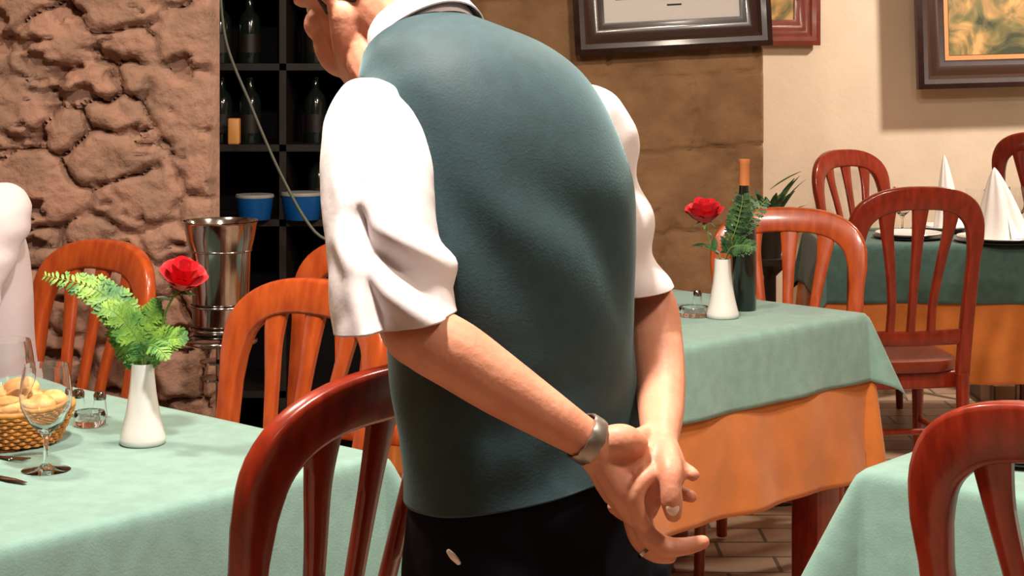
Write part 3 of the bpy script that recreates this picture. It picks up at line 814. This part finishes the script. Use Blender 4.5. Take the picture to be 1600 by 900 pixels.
for s in (1, -1):
    dt.stube([(*dp(0.0, 0.085 * s, 0.545), 0.095), (*dp(0.22, 0.10 * s, 0.545), 0.085), (*dp(0.45, 0.10 * s, 0.52), 0.070), (*dp(0.47, 0.10 * s, 0.30), 0.064), (*dp(0.45, 0.10 * s, 0.07), 0.060)], 18, seg=40)
    MB().stube([(*dp(0.40, 0.10 * s, 0.042), 0.038), (*dp(0.50, 0.10 * s, 0.045), 0.042), (*dp(0.62, 0.10 * s, 0.03), 0.034)], 14, flat=0.8, up=UP).build('shoe', 'shoe', diner, D0)
remesh(dt.build('trousers', 'trousers', diner, D0), 0.009, 4)
for s in (-1, 1): MB().sph(HD + fd_ * 0.076 + ld * (0.030 * s) + UP * 0.012, 0.011, 12, 8).build('eye', 'eye', diner, D0)
hh = MB(); hh.sph(HD - fd_ * 0.012 + UP * 0.032, (0.100, 0.081, 0.098), 24, 14, RD); hh.v = [v for v in hh.v]
hh.build('hair', 'hair', diner, D0)

# ------------------------------------------------------------------ table things
TZ = 0.7515
def on_table(px, py):
    Y = (H - TZ) * F / (py - YH); p = P(px, py, Y); p.z = TZ; return p

def vase(loc, label, tall, rb):
    o = MB().lathe([(0.001, 0.0), (rb * .92, 0.0), (rb, 0.004), (rb * 1.0, 0.012), (rb * .90, 0.025), (rb * .74, 0.055), (rb * .60, 0.09), (rb * .52, 0.12), (rb * .50, tall - .004), (rb * .50, tall), (rb * .42, tall), (rb * .40, tall - .02), (rb * .38, 0.06), (0.001, 0.05)], (0, 0, 0), 40).build('flower_vase', 'china')
    o.location = loc; return tag(o, label, 'vase', None)
V1 = on_table(223, 693); V2 = on_table(1129, 496)
vase(V1, 'white china vase on the left table holding a rose and fern', 0.141, 0.040)
vase(V2, 'white china vase beside the wine bottle on the middle table', 0.153, 0.043)

def petal_bloom(c, axis, R):
    mb = MB(); ax = axis.normalized(); e1 = ax.orthogonal().normalized(); e2 = ax.cross(e1)
    spec = [(3, 0.16, 0.95, 0.30), (3, 0.34, 1.0, 0.5), (4, 0.55, 0.96, 0.62), (5, 0.78, 0.86, 0.70), (5, 1.0, 0.70, 0.78)]
    off = 0
    for n, rr, hh, wd in spec:
        for k in range(n):
            a0 = 2 * PI * k / n + off; nu, nv = 8, 7; vs = []
            for j in range(nv):
                t = j / (nv - 1)
                for i in range(nu):
                    s = i / (nu - 1) * 2 - 1
                    a = a0 + s * (PI / n) * 1.35 * (0.55 + 0.6 * math.sin(t * PI * .62 + 0.3))
                    rad = R * rr * (0.25 + 0.85 * math.sin(min(1, t * 1.15) * PI / 2) + (0.22 * max(0, t - .75) * 4 * (rr > .5))) * (1 - 0.05 * s * s)
                    z = R * (-0.75 + 1.55 * hh * t - 0.22 * s * s * t + 0.05 * math.sin(a * 3 + n)) - (0.10 * R * max(0, t - .8) * 5 * (rr > .7))
                    vs.append(c + ax * z + e1 * (rad * math.cos(a)) + e2 * (rad * math.sin(a)))
            fs = [(j * nu + i, j * nu + i + 1, (j + 1) * nu + i + 1, (j + 1) * nu + i) for j in range(nv - 1) for i in range(nu - 1)]
            mb.add(vs, fs)
        off += 0.7
    mb.sph(c - ax * R * 0.35, R * 0.45, 12, 8)
    return mb

def leafmesh(mb, base, d, up, L, W, curl=0.15, serr=0):
    d = d.normalized(); side = d.cross(up).normalized(); nrm = side.cross(d).normalized(); n = 9
    vs = []
    for i in range(n):
        t = i / (n - 1); w = W * (math.sin(PI * min(1, t * 0.93 + 0.05)) ** 0.8) * (1 + serr * (0.3 if i % 2 else -0.3))
        c = base + d * (L * t) - nrm * (curl * L * t * t)
        vs += [c - side * w + nrm * w * .25, c, c + side * w + nrm * w * .25]
    fs = []
    for i in range(n - 1):
        a = 3 * i; fs += [(a, a + 1, a + 4, a + 3), (a + 1, a + 2, a + 5, a + 4)]
    mb.add(vs, fs)

def rose(base, head, label, R, ctrl, axis, leaves):
    t = thing('rose', label, 'flower', tuple(base))
    c = crom([tuple(base), *[tuple(q_) for q_ in ctrl], tuple(head)], 26)
    MB().tube([tuple(x) for x in c], 0.0022, 8).build('stem', 'stem', t, base)
    petal_bloom(Vector(head) + axis * R * .6, axis, R).build('bloom', 'rose', t, base)
    sp = MB()
    for k in range(5):
        a = 2 * PI * k / 5; e1 = axis.orthogonal().normalized(); e2 = axis.cross(e1)
        leafmesh(sp, Vector(head) + axis * 0.0, (e1 * math.cos(a) + e2 * math.sin(a)) - axis * .1, axis, R * .75, R * .14, 0.4)
    sp.sph(Vector(head) + axis * 0.003, (0.008, 0.008, 0.008)); sp.build('sepals', 'stem', t, base)
    for (p, d, L, W) in leaves:
        lm = MB(); leafmesh(lm, Vector(p), Vector(d), Vector((0, -0.5, 1)).normalized(), L, W, 0.2, 0.15); lm.build('leaf', 'leaf', t, base)
    return t

Y1 = V1.y
b1 = V1 + Vector((0.004, 0, 0.135)); h1 = P(283, 446, Y1 - 0.01)
rose(V1 + Vector((0.004, 0, 0.06)), h1, 'open red rose in the white vase on the left table', 0.0335, [b1, P(250, 520, Y1), P(262, 480, Y1 - .01)], Vector((0.25, -0.35, 0.9)).normalized(),
     [(P(272, 462, Y1), (0.02, -0.01, 0.03), 0.03, 0.005), (P(268, 470, Y1), (-.03, 0, .012), 0.028, 0.005), (P(275, 458, Y1), (.05, 0, .002), 0.034, 0.005)])
Y2 = V2.y
h2 = P(1101, 344, Y2 - 0.01)
rose(V2 + Vector((-0.003, 0, 0.07)), h2, 'open red rose in the white vase beside the wine bottle', 0.040, [V2 + Vector((-0.003, 0, 0.148)), P(1112, 385, Y2)], Vector((-0.05, -0.25, 0.96)).normalized(),
     [(P(1108, 385, Y2), (-.05, 0, .01), 0.045, 0.008), (P(1116, 392, Y2), (0, -.01, .05), 0.035, 0.009), (P(1104, 362, Y2), (.02, 0, -.01), 0.02, 0.004), (P(1125, 395, Y2), (.05, -.01, .012), 0.06, 0.012),
      (P(1125, 396, Y2), (-.045, -.01, .03), 0.055, 0.011)])

def frond(base, keys, label, L0, m='fern', n=24, tapers=1.0, droop=0.1, face=Vector((0.1, -0.75, 0.6))):
    t = thing('fern_frond', label, 'leaf', tuple(base))
    c = crom(keys, n * 2); mb = MB()
    MB().tube([tuple(x[:3]) for x in c], [0.0016 * (1 - .6 * i / len(c)) for i in range(len(c))], 6).build('stem', 'stem', t, base)
    for i in range(4, len(c) - 1):
        p = Vector(c[i][:3]); tn = (Vector(c[i + 1][:3]) - Vector(c[i - 1][:3])).normalized()
        u = i / (len(c) - 1); nr = (face - tn * face.dot(tn)).normalized(); sd = tn.cross(nr).normalized()
        L = L0 * (math.sin(PI * (0.18 + 0.80 * u)) ** 0.7) * (0.85 + 0.3 * random.random())
        for s in (-1, 1):
            d = sd * s * (0.9) + tn * 0.55 + nr * random.uniform(-.25, .25) - Vector((0, 0, droop))
            leafmesh(mb, p, d, nr, L, L * 0.16, random.uniform(0, .3), 0.5)
            if L > 0.02:                                     # secondary leaflets
                for w in (0.35, 0.6):
                    for s2 in (-1, 1):
                        leafmesh(mb, p + d.normalized() * L * w, d.normalized() + tn * s2 * 0.8, nr, L * .34, L * 0.07, 0.1)
    mb.build('foliage', m, t, base)
    return t
bs = V1 + Vector((0, 0, 0.12))
def k3(*a): return [tuple(P(*x)) for x in a]
frond(bs, [tuple(bs)] + k3((212, 545, Y1), (190, 492, Y1 + .01), (150, 452, Y1 + .02), (68, 430, Y1 + .03)), 'long bright fern frond arching left out of the vase on the left table', 0.042)
frond(bs, [tuple(bs)] + k3((220, 545, Y1 - .01), (205, 515, Y1 - .02), (182, 490, Y1 - .03), (160, 480, Y1 - .04)), 'short fern frond below the arching one in the left vase', 0.036)
frond(bs, [tuple(bs)] + k3((228, 545, Y1), (232, 515, Y1), (238, 490, Y1), (245, 468, Y1)), 'upright fern frond beside the rose stem in the left vase', 0.030)
frond(bs, [tuple(bs)] + k3((238, 545, Y1 - .01), (258, 530, Y1 - .02), (275, 528, Y1 - .03), (292, 524, Y1 - .03)), 'low fern frond leaning right out of the left vase', 0.028)
frond(bs, [tuple(bs)] + k3((230, 545, Y1 - .03), (240, 540, Y1 - .05), (252, 548, Y1 - .07), (262, 562, Y1 - .08)), 'small fern frond drooping over the rim of the left vase', 0.022, n=14)
b2 = V2 + Vector((0.0, 0.0, 0.13))
frond(b2, [tuple(b2)] + k3((1140, 385, Y2 - .02), (1152, 350, Y2 - .04), (1160, 315, Y2 - .05), (1160, 305, Y2 - .05)), 'dark green sprig rising in front of the wine bottle', 0.034, 'leaf', 10)
frond(b2, [tuple(b2)] + k3((1150, 370, Y2 - .02), (1172, 345, Y2 - .03), (1190, 320, Y2 - .02), (1200, 312, Y2)), 'dark green sprig leaning right past the wine bottle', 0.030, 'leaf', 9)
frond(b2, [tuple(b2)] + k3((1138, 392, Y2 - .03), (1150, 384, Y2 - .05), (1168, 384, Y2 - .07), (1182, 388, Y2 - .08)), 'low green sprig lying over the wine bottle shoulder', 0.035, 'leaf', 10)

# wine bottle
WB = on_table(1165, 484)
wb_ = thing('wine_bottle', 'tall dark wine bottle with copper capsule on the middle table', 'bottle', tuple(WB))
MB().lathe([(0.001, 0), (0.030, 0), (0.0325, 0.004), (0.0325, 0.20), (0.031, 0.225), (0.024, 0.262), (0.0165, 0.295), (0.0135, 0.325), (0.0130, 0.398), (0.001, 0.398)], (0, 0, 0), 32).build('bottle_glass', 'bottle', wb_)
MB().lathe([(0.0145, 0.335), (0.0145, 0.392), (0.0155, 0.394), (0.0155, 0.405), (0.001, 0.406)], (-0.003 * 0, 0, 0), 24).build('capsule', 'capsule', wb_)
wb_.location = (WB.x - 0.004, WB.y, WB.z)

# wine glasses
def make_glass(h=0.174, rb=0.043):
    prof = [(0.001, 0.002), (0.036, 0.0), (0.040, 0.001), (0.036, 0.003), (0.012, 0.006), (0.0045, 0.012), (0.0040, 0.03), (0.0042, 0.052), (0.010, 0.062), (0.028, 0.080), (rb * .95, 0.105), (rb, 0.125), (rb * .93, 0.150), (rb * .83, h),
            (rb * .83 - .0012, h), (rb * .93 - .0013, 0.150), (rb - .0014, 0.125), (rb * .95 - .0015, 0.106), (0.027, 0.083), (0.010, 0.066), (0.001, 0.063)]
    return MB().lathe(prof, (0, 0, 0), 40).build('wine_glass', 'glass')
g0 = make_glass(); g0.location = on_table(72, 735); tag(g0, 'empty stemmed wine glass standing in front of the bread basket', 'glass', 'wine glasses')
def cg(loc, label, s=1.0):
    c = g0.copy(); COL.objects.link(c); c.location = loc; c['label'] = label; c.scale = (s, s, s); return c
cg(on_table(12, 700), 'empty wine glass cut by the left edge of the photo', 1.08)
cg(on_table(1524, 366), 'wine glass between the two folded napkins on the far table')
cg(on_table(1590, 362), 'wine glass at the right edge behind the larger napkin')
cg(on_table(1410, 362), 'wine glass seen through the slats of the far dark red chair')

# bread basket
BB = on_table(22, 690)
bk = thing('bread_basket', 'shallow woven basket of bread on the left table', 'basket', tuple(BB))
wk = MB(); n = 56; rows = 9
for j in range(rows):
    z = 0.006 + j * 0.0065; r = 0.078 + j * 0.0028
    pts = [((r + 0.0028 * (1 if (k + j) % 2 else -1)) * math.cos(2 * PI * k / n), (r + 0.0028 * (1 if (k + j) % 2 else -1)) * math.sin(2 * PI * k / n), z) for k in range(n + 1)]
    wk.tube(pts, 0.0033, 6, round_ends=False)
wk.build('weave', 'wicker', bk)
MB().lathe([(0.001, 0.004), (0.078, 0.004), (0.101, 0.062), (0.097, 0.062), (0.074, 0.010), (0.001, 0.009)], (0, 0, 0), 40).build('basket_shell', 'seat', bk)
MB().tube([(0.102 * math.cos(2 * PI * k / 48), 0.102 * math.sin(2 * PI * k / 48), 0.065) for k in range(49)], 0.005, 8).build('rim', 'wicker', bk)
for i in range(13):
    a = i * 2.4; r = 0.018 + 0.052 * ((i * 0.37) % 1); br = MB()
    c = BB + Vector((r * math.cos(a), r * math.sin(a), 0.05 + 0.035 * (1 - r / 0.07) + 0.008 * (i % 3)))
    R = Matrix.Rotation(a * 1.3, 3, 'Z') @ Matrix.Rotation(0.5 * math.sin(i), 3, 'X')
    br.sph((0, 0, 0), (0.034, 0.022, 0.017), 16, 10, R)
    br.v = [tuple(Vector(v) * (1 + 0.10 * noise.noise(Vector(v) * 60 + Vector((i, 0, 0))))) for v in br.v]
    o = br.build('bread_piece', 'bread'); o.location = c
    tag(o, 'golden piece of bread heaped in the woven basket', 'bread', 'pieces of bread in the basket')

# glass cruets / ashtrays
def ashtray(loc, label, name='glass_dish', r=0.032):
    o = MB().lathe([(0.001, 0.0), (r * .9, 0.0), (r, 0.004), (r * 1.0, 0.020), (r * .93, 0.026), (r * .82, 0.024), (r * .74, 0.010), (0.001, 0.008)], (0, 0, 0), 10).build(name, 'glass', smooth=False)
    o.location = loc; return tag(o, label, 'dish')
ashtray(on_table(140, 664), 'small clear glass dish behind the wine glass on the left table', r=0.030)
ashtray(on_table(1085, 494), 'small clear glass dish beside the vase on the middle table', r=0.042)
def shaker(loc, label):
    t = thing('salt_shaker', label, 'shaker', tuple(loc))
    MB().lathe([(0.001, 0), (0.013, 0), (0.0145, 0.004), (0.012, 0.026), (0.0105, 0.034), (0.001, 0.034)], (0, 0, 0), 20).build('glass_body', 'glass', t)
    MB().lathe([(0.0115, 0.033), (0.012, 0.042), (0.009, 0.048), (0.001, 0.050)], (0, 0, 0), 20).build('cap', 'steel', t)
shaker(on_table(146, 660) + Vector((0, 0.05, 0)), 'little steel-capped salt shaker behind the glass dish on the left table')
shaker(on_table(118, 652) + Vector((0, 0.02, 0)), 'little steel-capped shaker nearest the bread basket')
shaker(on_table(1092, 484) + Vector((0, 0.03, 0)), 'little steel-capped shaker on the middle table beside the vase')

# cutlery at the left edge
def knife(a, b, label, kind):
    a = on_table(*a); b = on_table(*b); t = thing(kind, label, kind, tuple(b))
    d = (b - a).normalized(); lift = UP * 0.003
    MB().tube([tuple(a - d * 0.12 + lift), tuple(a.lerp(b, .35) + lift)], [0.0055, 0.0065], 8, flat=0.5, up=UP).build('handle', 'steel', t, b)
    if kind == 'knife':
        MB().tube([tuple(a.lerp(b, .35) + lift), tuple(a.lerp(b, .7) + lift), tuple(b + lift)], [0.0075, 0.009, 0.004], 8, flat=0.2, up=UP).build('blade', 'steel', t, b)
    else:
        s = d.cross(UP)
        f = MB(); f.tube([tuple(a.lerp(b, .35) + lift), tuple(a.lerp(b, .7) + lift)], [0.004, 0.010], 8, flat=0.25, up=UP)
        for k in (-1.5, -.5, .5, 1.5):
            f.tube([tuple(a.lerp(b, .68) + s * k * .005 + lift), tuple(b + s * k * .0055 + lift * 1.6)], 0.0013, 6)
        f.build('tines', 'steel', t, b)
knife((-30, 742), (40, 757), 'steel knife lying in front of the wine glass at the left edge', 'knife')
knife((-30, 712), (42, 722), 'steel fork beside the basket at the left edge', 'fork')

# plates
def plate(loc, label, r=0.135, ch=True):
    t = thing('dinner_plate', label, 'plate', tuple(loc))
    if ch:
        MB().lathe([(0.001, 0.0), (r * 0.78, 0.0), (r * 1.06, 0.007), (r * 1.06, 0.0095), (r * .8, 0.004), (0.001, 0.004)], (0, 0, 0), 56).build('under_plate', 'charger', t)
    MB().lathe([(0.001, 0.006), (r * 0.60, 0.006), (r * .68, 0.009), (r * .99, 0.020), (r, 0.022), (r * .99, 0.0235), (r * .70, 0.0135), (r * .60, 0.0095), (0.001, 0.009)], (0, 0, 0), 56).build('plate', 'china', t)
plate(on_table(1600, 712), 'white plate on the near right table seen through the chair back', 0.112)
plate(on_table(1562, 378), 'white plate carrying the larger folded napkin on the far table', 0.155)
plate(on_table(1475, 361), 'white plate under the thin folded napkin on the far table', 0.12)
plate(on_table(1420, 372), 'white plate seen through the far dark red chair back', 0.125)

# napkins folded into cones
def napkin(loc, h, r, lean, label):
    mb = MB(); rings = []; n = 48; m = 22
    for j in range(m):
        t = j / (m - 1); ring = []
        for k in range(n):
            a = 2 * PI * k / n
            rr = r * (1 - t) ** 0.76 * (1 + 0.20 * math.sin(3 * a + 1) * (1 - t) + 0.10 * math.sin(7 * a)) + 0.002
            ring.append((rr * math.cos(a) + lean * t * t, rr * 0.7 * math.sin(a), h * t + 0.012 * math.sin(3 * a) * (1 - t) * 0))
        rings.append(ring)
    mb.loft(rings)
    # side wing
    vs = []
    for j in range(10):
        t = j / 9
        for i in range(5):
            s = i / 4; vs.append((r * (0.25 + 1.05 * s * (1 - t) ** 1.2) + lean * t, -r * .72 * (1 - s) * (1 - t) - .004, h * (0.02 + 0.80 * t) * (1 - .15 * s)))
    mb.add(vs, [(j * 5 + i, j * 5 + i + 1, (j + 1) * 5 + i + 1, (j + 1) * 5 + i) for j in range(9) for i in range(4)])
    o = mb.build('napkin', 'napkin'); o.location = loc
    return tag(o, label, 'napkin', None)
napkin(on_table(1480, 361) + Vector((0, 0, 0.012)), 0.285, 0.050, -0.012, 'thin white napkin folded to a tall point, leftmost on the far table')
napkin(on_table(1562, 378) + Vector((0, 0, 0.012)), 0.262, 0.095, -0.020, 'wide white napkin folded to a cone on the plate, right of the thin one')
# further table and its cloth, at the right edge, standing on the low platform
o = table('small dining table at the right edge before the cream wall', 2.66, 7.52, 0.5, 0.34, 0.0, 0.12, 'green cloth on the small table at the right edge', seed=9)
o.location.z = 0.10; bpy.data.objects['tablecloth.004'].location.z = 0.10

# ------------------------------------------------------------------ pictures on the walls
def rectframe(name, cx, Y, cz, w, h, fw, label, mats, roll=0.0, depth=0.04, canvas='paper', mount=None, rz=0.0):
    t = thing(name, label, 'picture', (cx, Y, cz)); t.rotation_euler = (0, roll, rz)
    prof = [(0.0, 0.0), (0.0, depth * .75), (0.18, depth), (0.34, depth * .85), (0.46, depth * .62), (0.62, depth * .70), (0.80, depth * .55), (0.92, depth * .42), (1.0, depth * .40), (1.0, 0.0)]
    def fr(p0, p1, m, nm):
        mb = MB(); rings = []
        for (u, d) in prof[p0:p1]:
            a = w / 2 - u * fw; b = h / 2 - u * fw
            rings.append([(-a, -d, -b), (a, -d, -b), (a, -d, b), (-a, -d, b)])
        mb.loft(rings, caps=False); return mb.build(nm, m, t, smooth=False)
    fr(0, 4, mats[0], 'frame'); fr(3, 7, mats[1], 'frame_moulding'); fr(6, 10, mats[0], 'frame_lip')
    if mount:
        MB().box((0, -0.010, 0), (w - 2 * fw, 0.004, h - 2 * fw)).build('mount', mount, t, smooth=False)
        k = 0.022
        MB().box((0, -0.0135, 0.0), (w - 2 * fw - 2 * k, 0.004, h - 2 * fw - 2 * k)).build('painting', canvas, t, smooth=False)
    else:
        MB().box((0, -0.010, 0), (w - 2 * fw, 0.004, h - 2 * fw)).build('sheet', canvas, t, smooth=False)
    MB().box((0, -0.003, 0), (w - 0.01, 0.004, h - 0.01)).build('backing', 'black', t, smooth=False)
    return t
# certificate: outer px 893..1200, bottom 88..70 at Y ~5.93
YF = 5.93; k = YF / F
cw, chh = 307 * k, 0.52
t = rectframe('framed_certificate', (1046 - 800) * k, YF, H - (79 - YH) * k + chh / 2, cw, chh, 0.105, 'dark framed certificate hanging on the brown stone wall', ('frame_dark', 'frame_highlight'), roll=-math.radians(3.0), depth=0.05)
# small printed line at the foot of the sheet and text lines above the frame's edge of view
MB().box((0.01, -0.0125, -chh / 2 + 0.105 + 0.052), (0.050, 0.001, 0.006)).build('printed_line', 'ink', t, smooth=False)
MB().box((-0.13, -0.0125, -chh / 2 + 0.105 + 0.078), (0.12, 0.001, 0.003)).build('printed_line', 'ink', t, smooth=False)
# red frame on cream wall
YR = WC - 0.03; k = YR / F
rectframe('framed_picture', (1185 - 800) * k, YR, H - (71 - YH) * k + 0.25, 190 * k, 0.50, 0.115, 'red-brown framed picture half hidden behind the certificate frame', ('frame_red', 'frame_red'), canvas='paint', depth=0.045)
# painting, tilted off the wall
YP = WC - 0.17; k = YP / F
pw, phh = 1.15, 0.80
t = rectframe('framed_painting', (1428 - 800) * k + pw / 2, YP, H - (134 - YH) * k + phh / 2, pw, phh, 0.125, 'large framed landscape painting on the cream wall at the upper right', ('frame_dark', 'frame_highlight'), canvas='paint', mount='mat_gold', depth=0.06, roll=-math.radians(1.6))

# ------------------------------------------------------------------ ice bucket on its stand
IB = Vector(((345 - 800) * 3.98 / F, 4.12, 0)); IB.x = (345 - 800) * 4.12 / F
ib = thing('ice_bucket', 'polished steel wine bucket before the stone wall behind the rose', 'bucket', (IB.x, IB.y, 0.765))
zt = H - (345 - YH) * 4.12 / F - 0.765
MB().lathe([(0.001, 0.0), (0.060, 0.0), (0.066, 0.006), (0.072, zt - 0.075), (0.080, zt - 0.045), (0.088, zt - 0.006), (0.093, zt), (0.089, zt + 0.001), (0.084, zt - .006), (0.076, zt - .045), (0.068, zt - .08), (0.062, 0.01), (0.001, 0.008)], (0, 0, 0), 48).build('bucket_wall', 'steel', ib)
for z in (0.02, 0.075, zt - 0.07):
    MB().tube([((0.0725) * math.cos(2 * PI * k / 40), 0.0725 * math.sin(2 * PI * k / 40), z) for k in range(41)], 0.0028, 8).build('band', 'steel', ib)
st = thing('bucket_stand', 'steel stand carrying the wine bucket', 'stand', (IB.x, IB.y, 0))
MB().tube([(0.082 * math.cos(2 * PI * k / 40), 0.082 * math.sin(2 * PI * k / 40), 0.755) for k in range(41)], 0.006, 8).build('ring', 'steel', st)
MB().lathe([(0.001, 0.748), (0.078, 0.748), (0.078, 0.7535), (0.001, 0.7535)], (0, 0, 0), 32).build('tray', 'steel', st)
MB().tube([(0, 0, 0.74), (0, 0, 0.03)], 0.012, 12).build('pole', 'steel', st)
for z in (0.70, 0.66): MB().lathe([(0.013, z), (0.05, z + .004), (0.05, z + .008), (0.013, z + .012)], (0, 0, 0), 24).build('collar', 'steel', st)
MB().lathe([(0.001, 0.0), (0.14, 0.0), (0.14, 0.010), (0.05, 0.03), (0.001, 0.03)], (0, 0, 0), 32).build('base', 'steel', st)

# ------------------------------------------------------------------ alcove contents
XC = -0.735
sh = thing('shelf_unit', 'dark wooden bottle shelves in the unlit alcove', 'shelf', (XC, 5.75, 0))
wS = XA0 - XR - 0.02
for z in (0.35, 0.90, 1.14, 1.40, 1.66): MB().box((0, 0, z), (0.92, 0.42, 0.022)).build('shelf', 'darkwood', sh, smooth=False)
for x in (-0.47, 0, 0.47): MB().box((x, 0, 0.975), (0.022, 0.42, 1.93)).build('upright', 'darkwood', sh, smooth=False)
MB().box((0, 0.215, 0.975), (0.96, 0.012, 1.93)).build('back_panel', 'black', sh, smooth=False)
bt = thing('wine_bottle', 'dark wine bottle standing on the alcove shelves', 'bottle', (0, 0, 0), 0, 'bottles on the alcove shelves')
MB().lathe([(0.001, 0), (0.034, 0), (0.036, 0.004), (0.036, 0.13), (0.030, 0.155), (0.014, 0.175), (0.0125, 0.205), (0.015, 0.207), (0.015, 0.215), (0.001, 0.216)], (0, 0, 0), 20).build('bottle_glass', 'bottle', bt)
MB().lathe([(0.0365, 0.035), (0.0365, 0.095)], (0, 0, 0), 20).build('label', 'darkwood', bt)
first = True
for z in (0.911, 1.151, 1.411):
    for kx in (-0.40, -0.31, -0.22, -0.12, 0.10, 0.2, 0.3, 0.40):
        if z < 1 and kx < -0.1: continue
        loc = (XC + kx + random.uniform(-.01, .01), 5.64 + random.uniform(-.03, .03), z)
        if first: bt.location = loc; first = False
        else: dup(bt, loc, random.uniform(0, 6), bt['label'])
tn = MB().box((0, 0, 0.042), (0.038, 0.038, 0.084), bev=0.006).build('amber_box', 'tin'); tn.location = P(366, 243, 5.58); tag(tn, 'small upright amber box on the dark alcove shelves', 'box')
# stand for it: shelf bracket level
tn.location.z = 1.151; tn.location.x = (366 - 800) * 5.56 / F; tn.location.y = 5.56
def tub(px, py, Y, r, h, label):
    p = P(px, py, Y); t = thing('plastic_tub', label, 'tub', (p.x, p.y, 0.911))
    MB().lathe([(0.001, 0), (r * .8, 0), (r * .85, 0.004), (r, h), (0.001, h)], (0, 0, 0), 28).build('tub_wall', 'blue', t)
    MB().lathe([(r * 1.02, h - .004), (r * 1.04, h), (r * 1.0, h + .006), (0.001, h + .008)], (0, 0, 0), 28).build('lid', 'lidgrey', t)
tub(398, 335, 5.42 + .12, 0.060, 0.075, 'blue plastic tub with grey lid on the alcove shelf, left one')
tub(472, 335, 5.42 + .12, 0.066, 0.082, 'blue plastic tub nearest the waiter\'s sleeve on the alcove shelf')
cb = crom([tuple(P(342, -60, 5.0)), tuple(P(352, 60, 5.0)), tuple(P(392, 165, 5.0)), tuple(P(440, 275, 5.0)), tuple(P(490, 360, 5.0)), tuple(P(560, 420, 5.0)), tuple(P(600, 640, 5.0)), tuple(P(610, 860, 5.0))], 60)
tag(MB().tube([tuple(x) for x in cb], 0.0045, 8).build('hanging_cable', 'cable'), 'grey-green cable hanging across the dark alcove', 'cable')

# plant on a stand at the ashlar corner
PS = Vector(((1203 - 800) * 5.62 / F, 5.62, 0))
ps = thing('plant_stand', 'dark wooden plant stand behind the chair at the stone corner', 'stand', tuple(PS))
MB().lathe([(0.001, 0), (0.12, 0), (0.12, 0.02), (0.03, 0.05), (0.02, 0.1), (0.02, 0.72), (0.05, 0.75), (0.075, 0.76), (0.075, 0.78), (0.001, 0.78)], (0, 0, 0), 24).build('pedestal', 'darkwood', ps)
pp = thing('potted_plant', 'narrow-leaved green plant in a dark pot at the stone wall corner', 'plant', (PS.x, PS.y, 0.78))
MB().lathe([(0.001, 0), (0.035, 0), (0.052, 0.12), (0.055, 0.13), (0.048, 0.13), (0.001, 0.11)], (0, 0, 0), 24).build('pot', 'darkwood', pp)
lf = MB()
for i in range(18):
    a = i * 2.39; el = 0.9 + 0.5 * ((i * .37) % 1)
    d = Vector((math.cos(a) * math.cos(el), math.sin(a) * math.cos(el), math.sin(el)))
    leafmesh(lf, Vector((0.01 * math.cos(a), 0.01 * math.sin(a), 0.10)), d, Vector((-math.sin(el) * math.cos(a), -math.sin(el) * math.sin(a), math.cos(el))), 0.125 + 0.06 * ((i * .61) % 1), 0.015, 0.35)
leafmesh(lf, Vector((0.0, 0, 0.22)), Vector((0.6, -0.1, 0.45)), Vector((-0.5, 0, 0.7)), 0.12, 0.012, 0.1)
lf.build('foliage', 'leaf', pp)
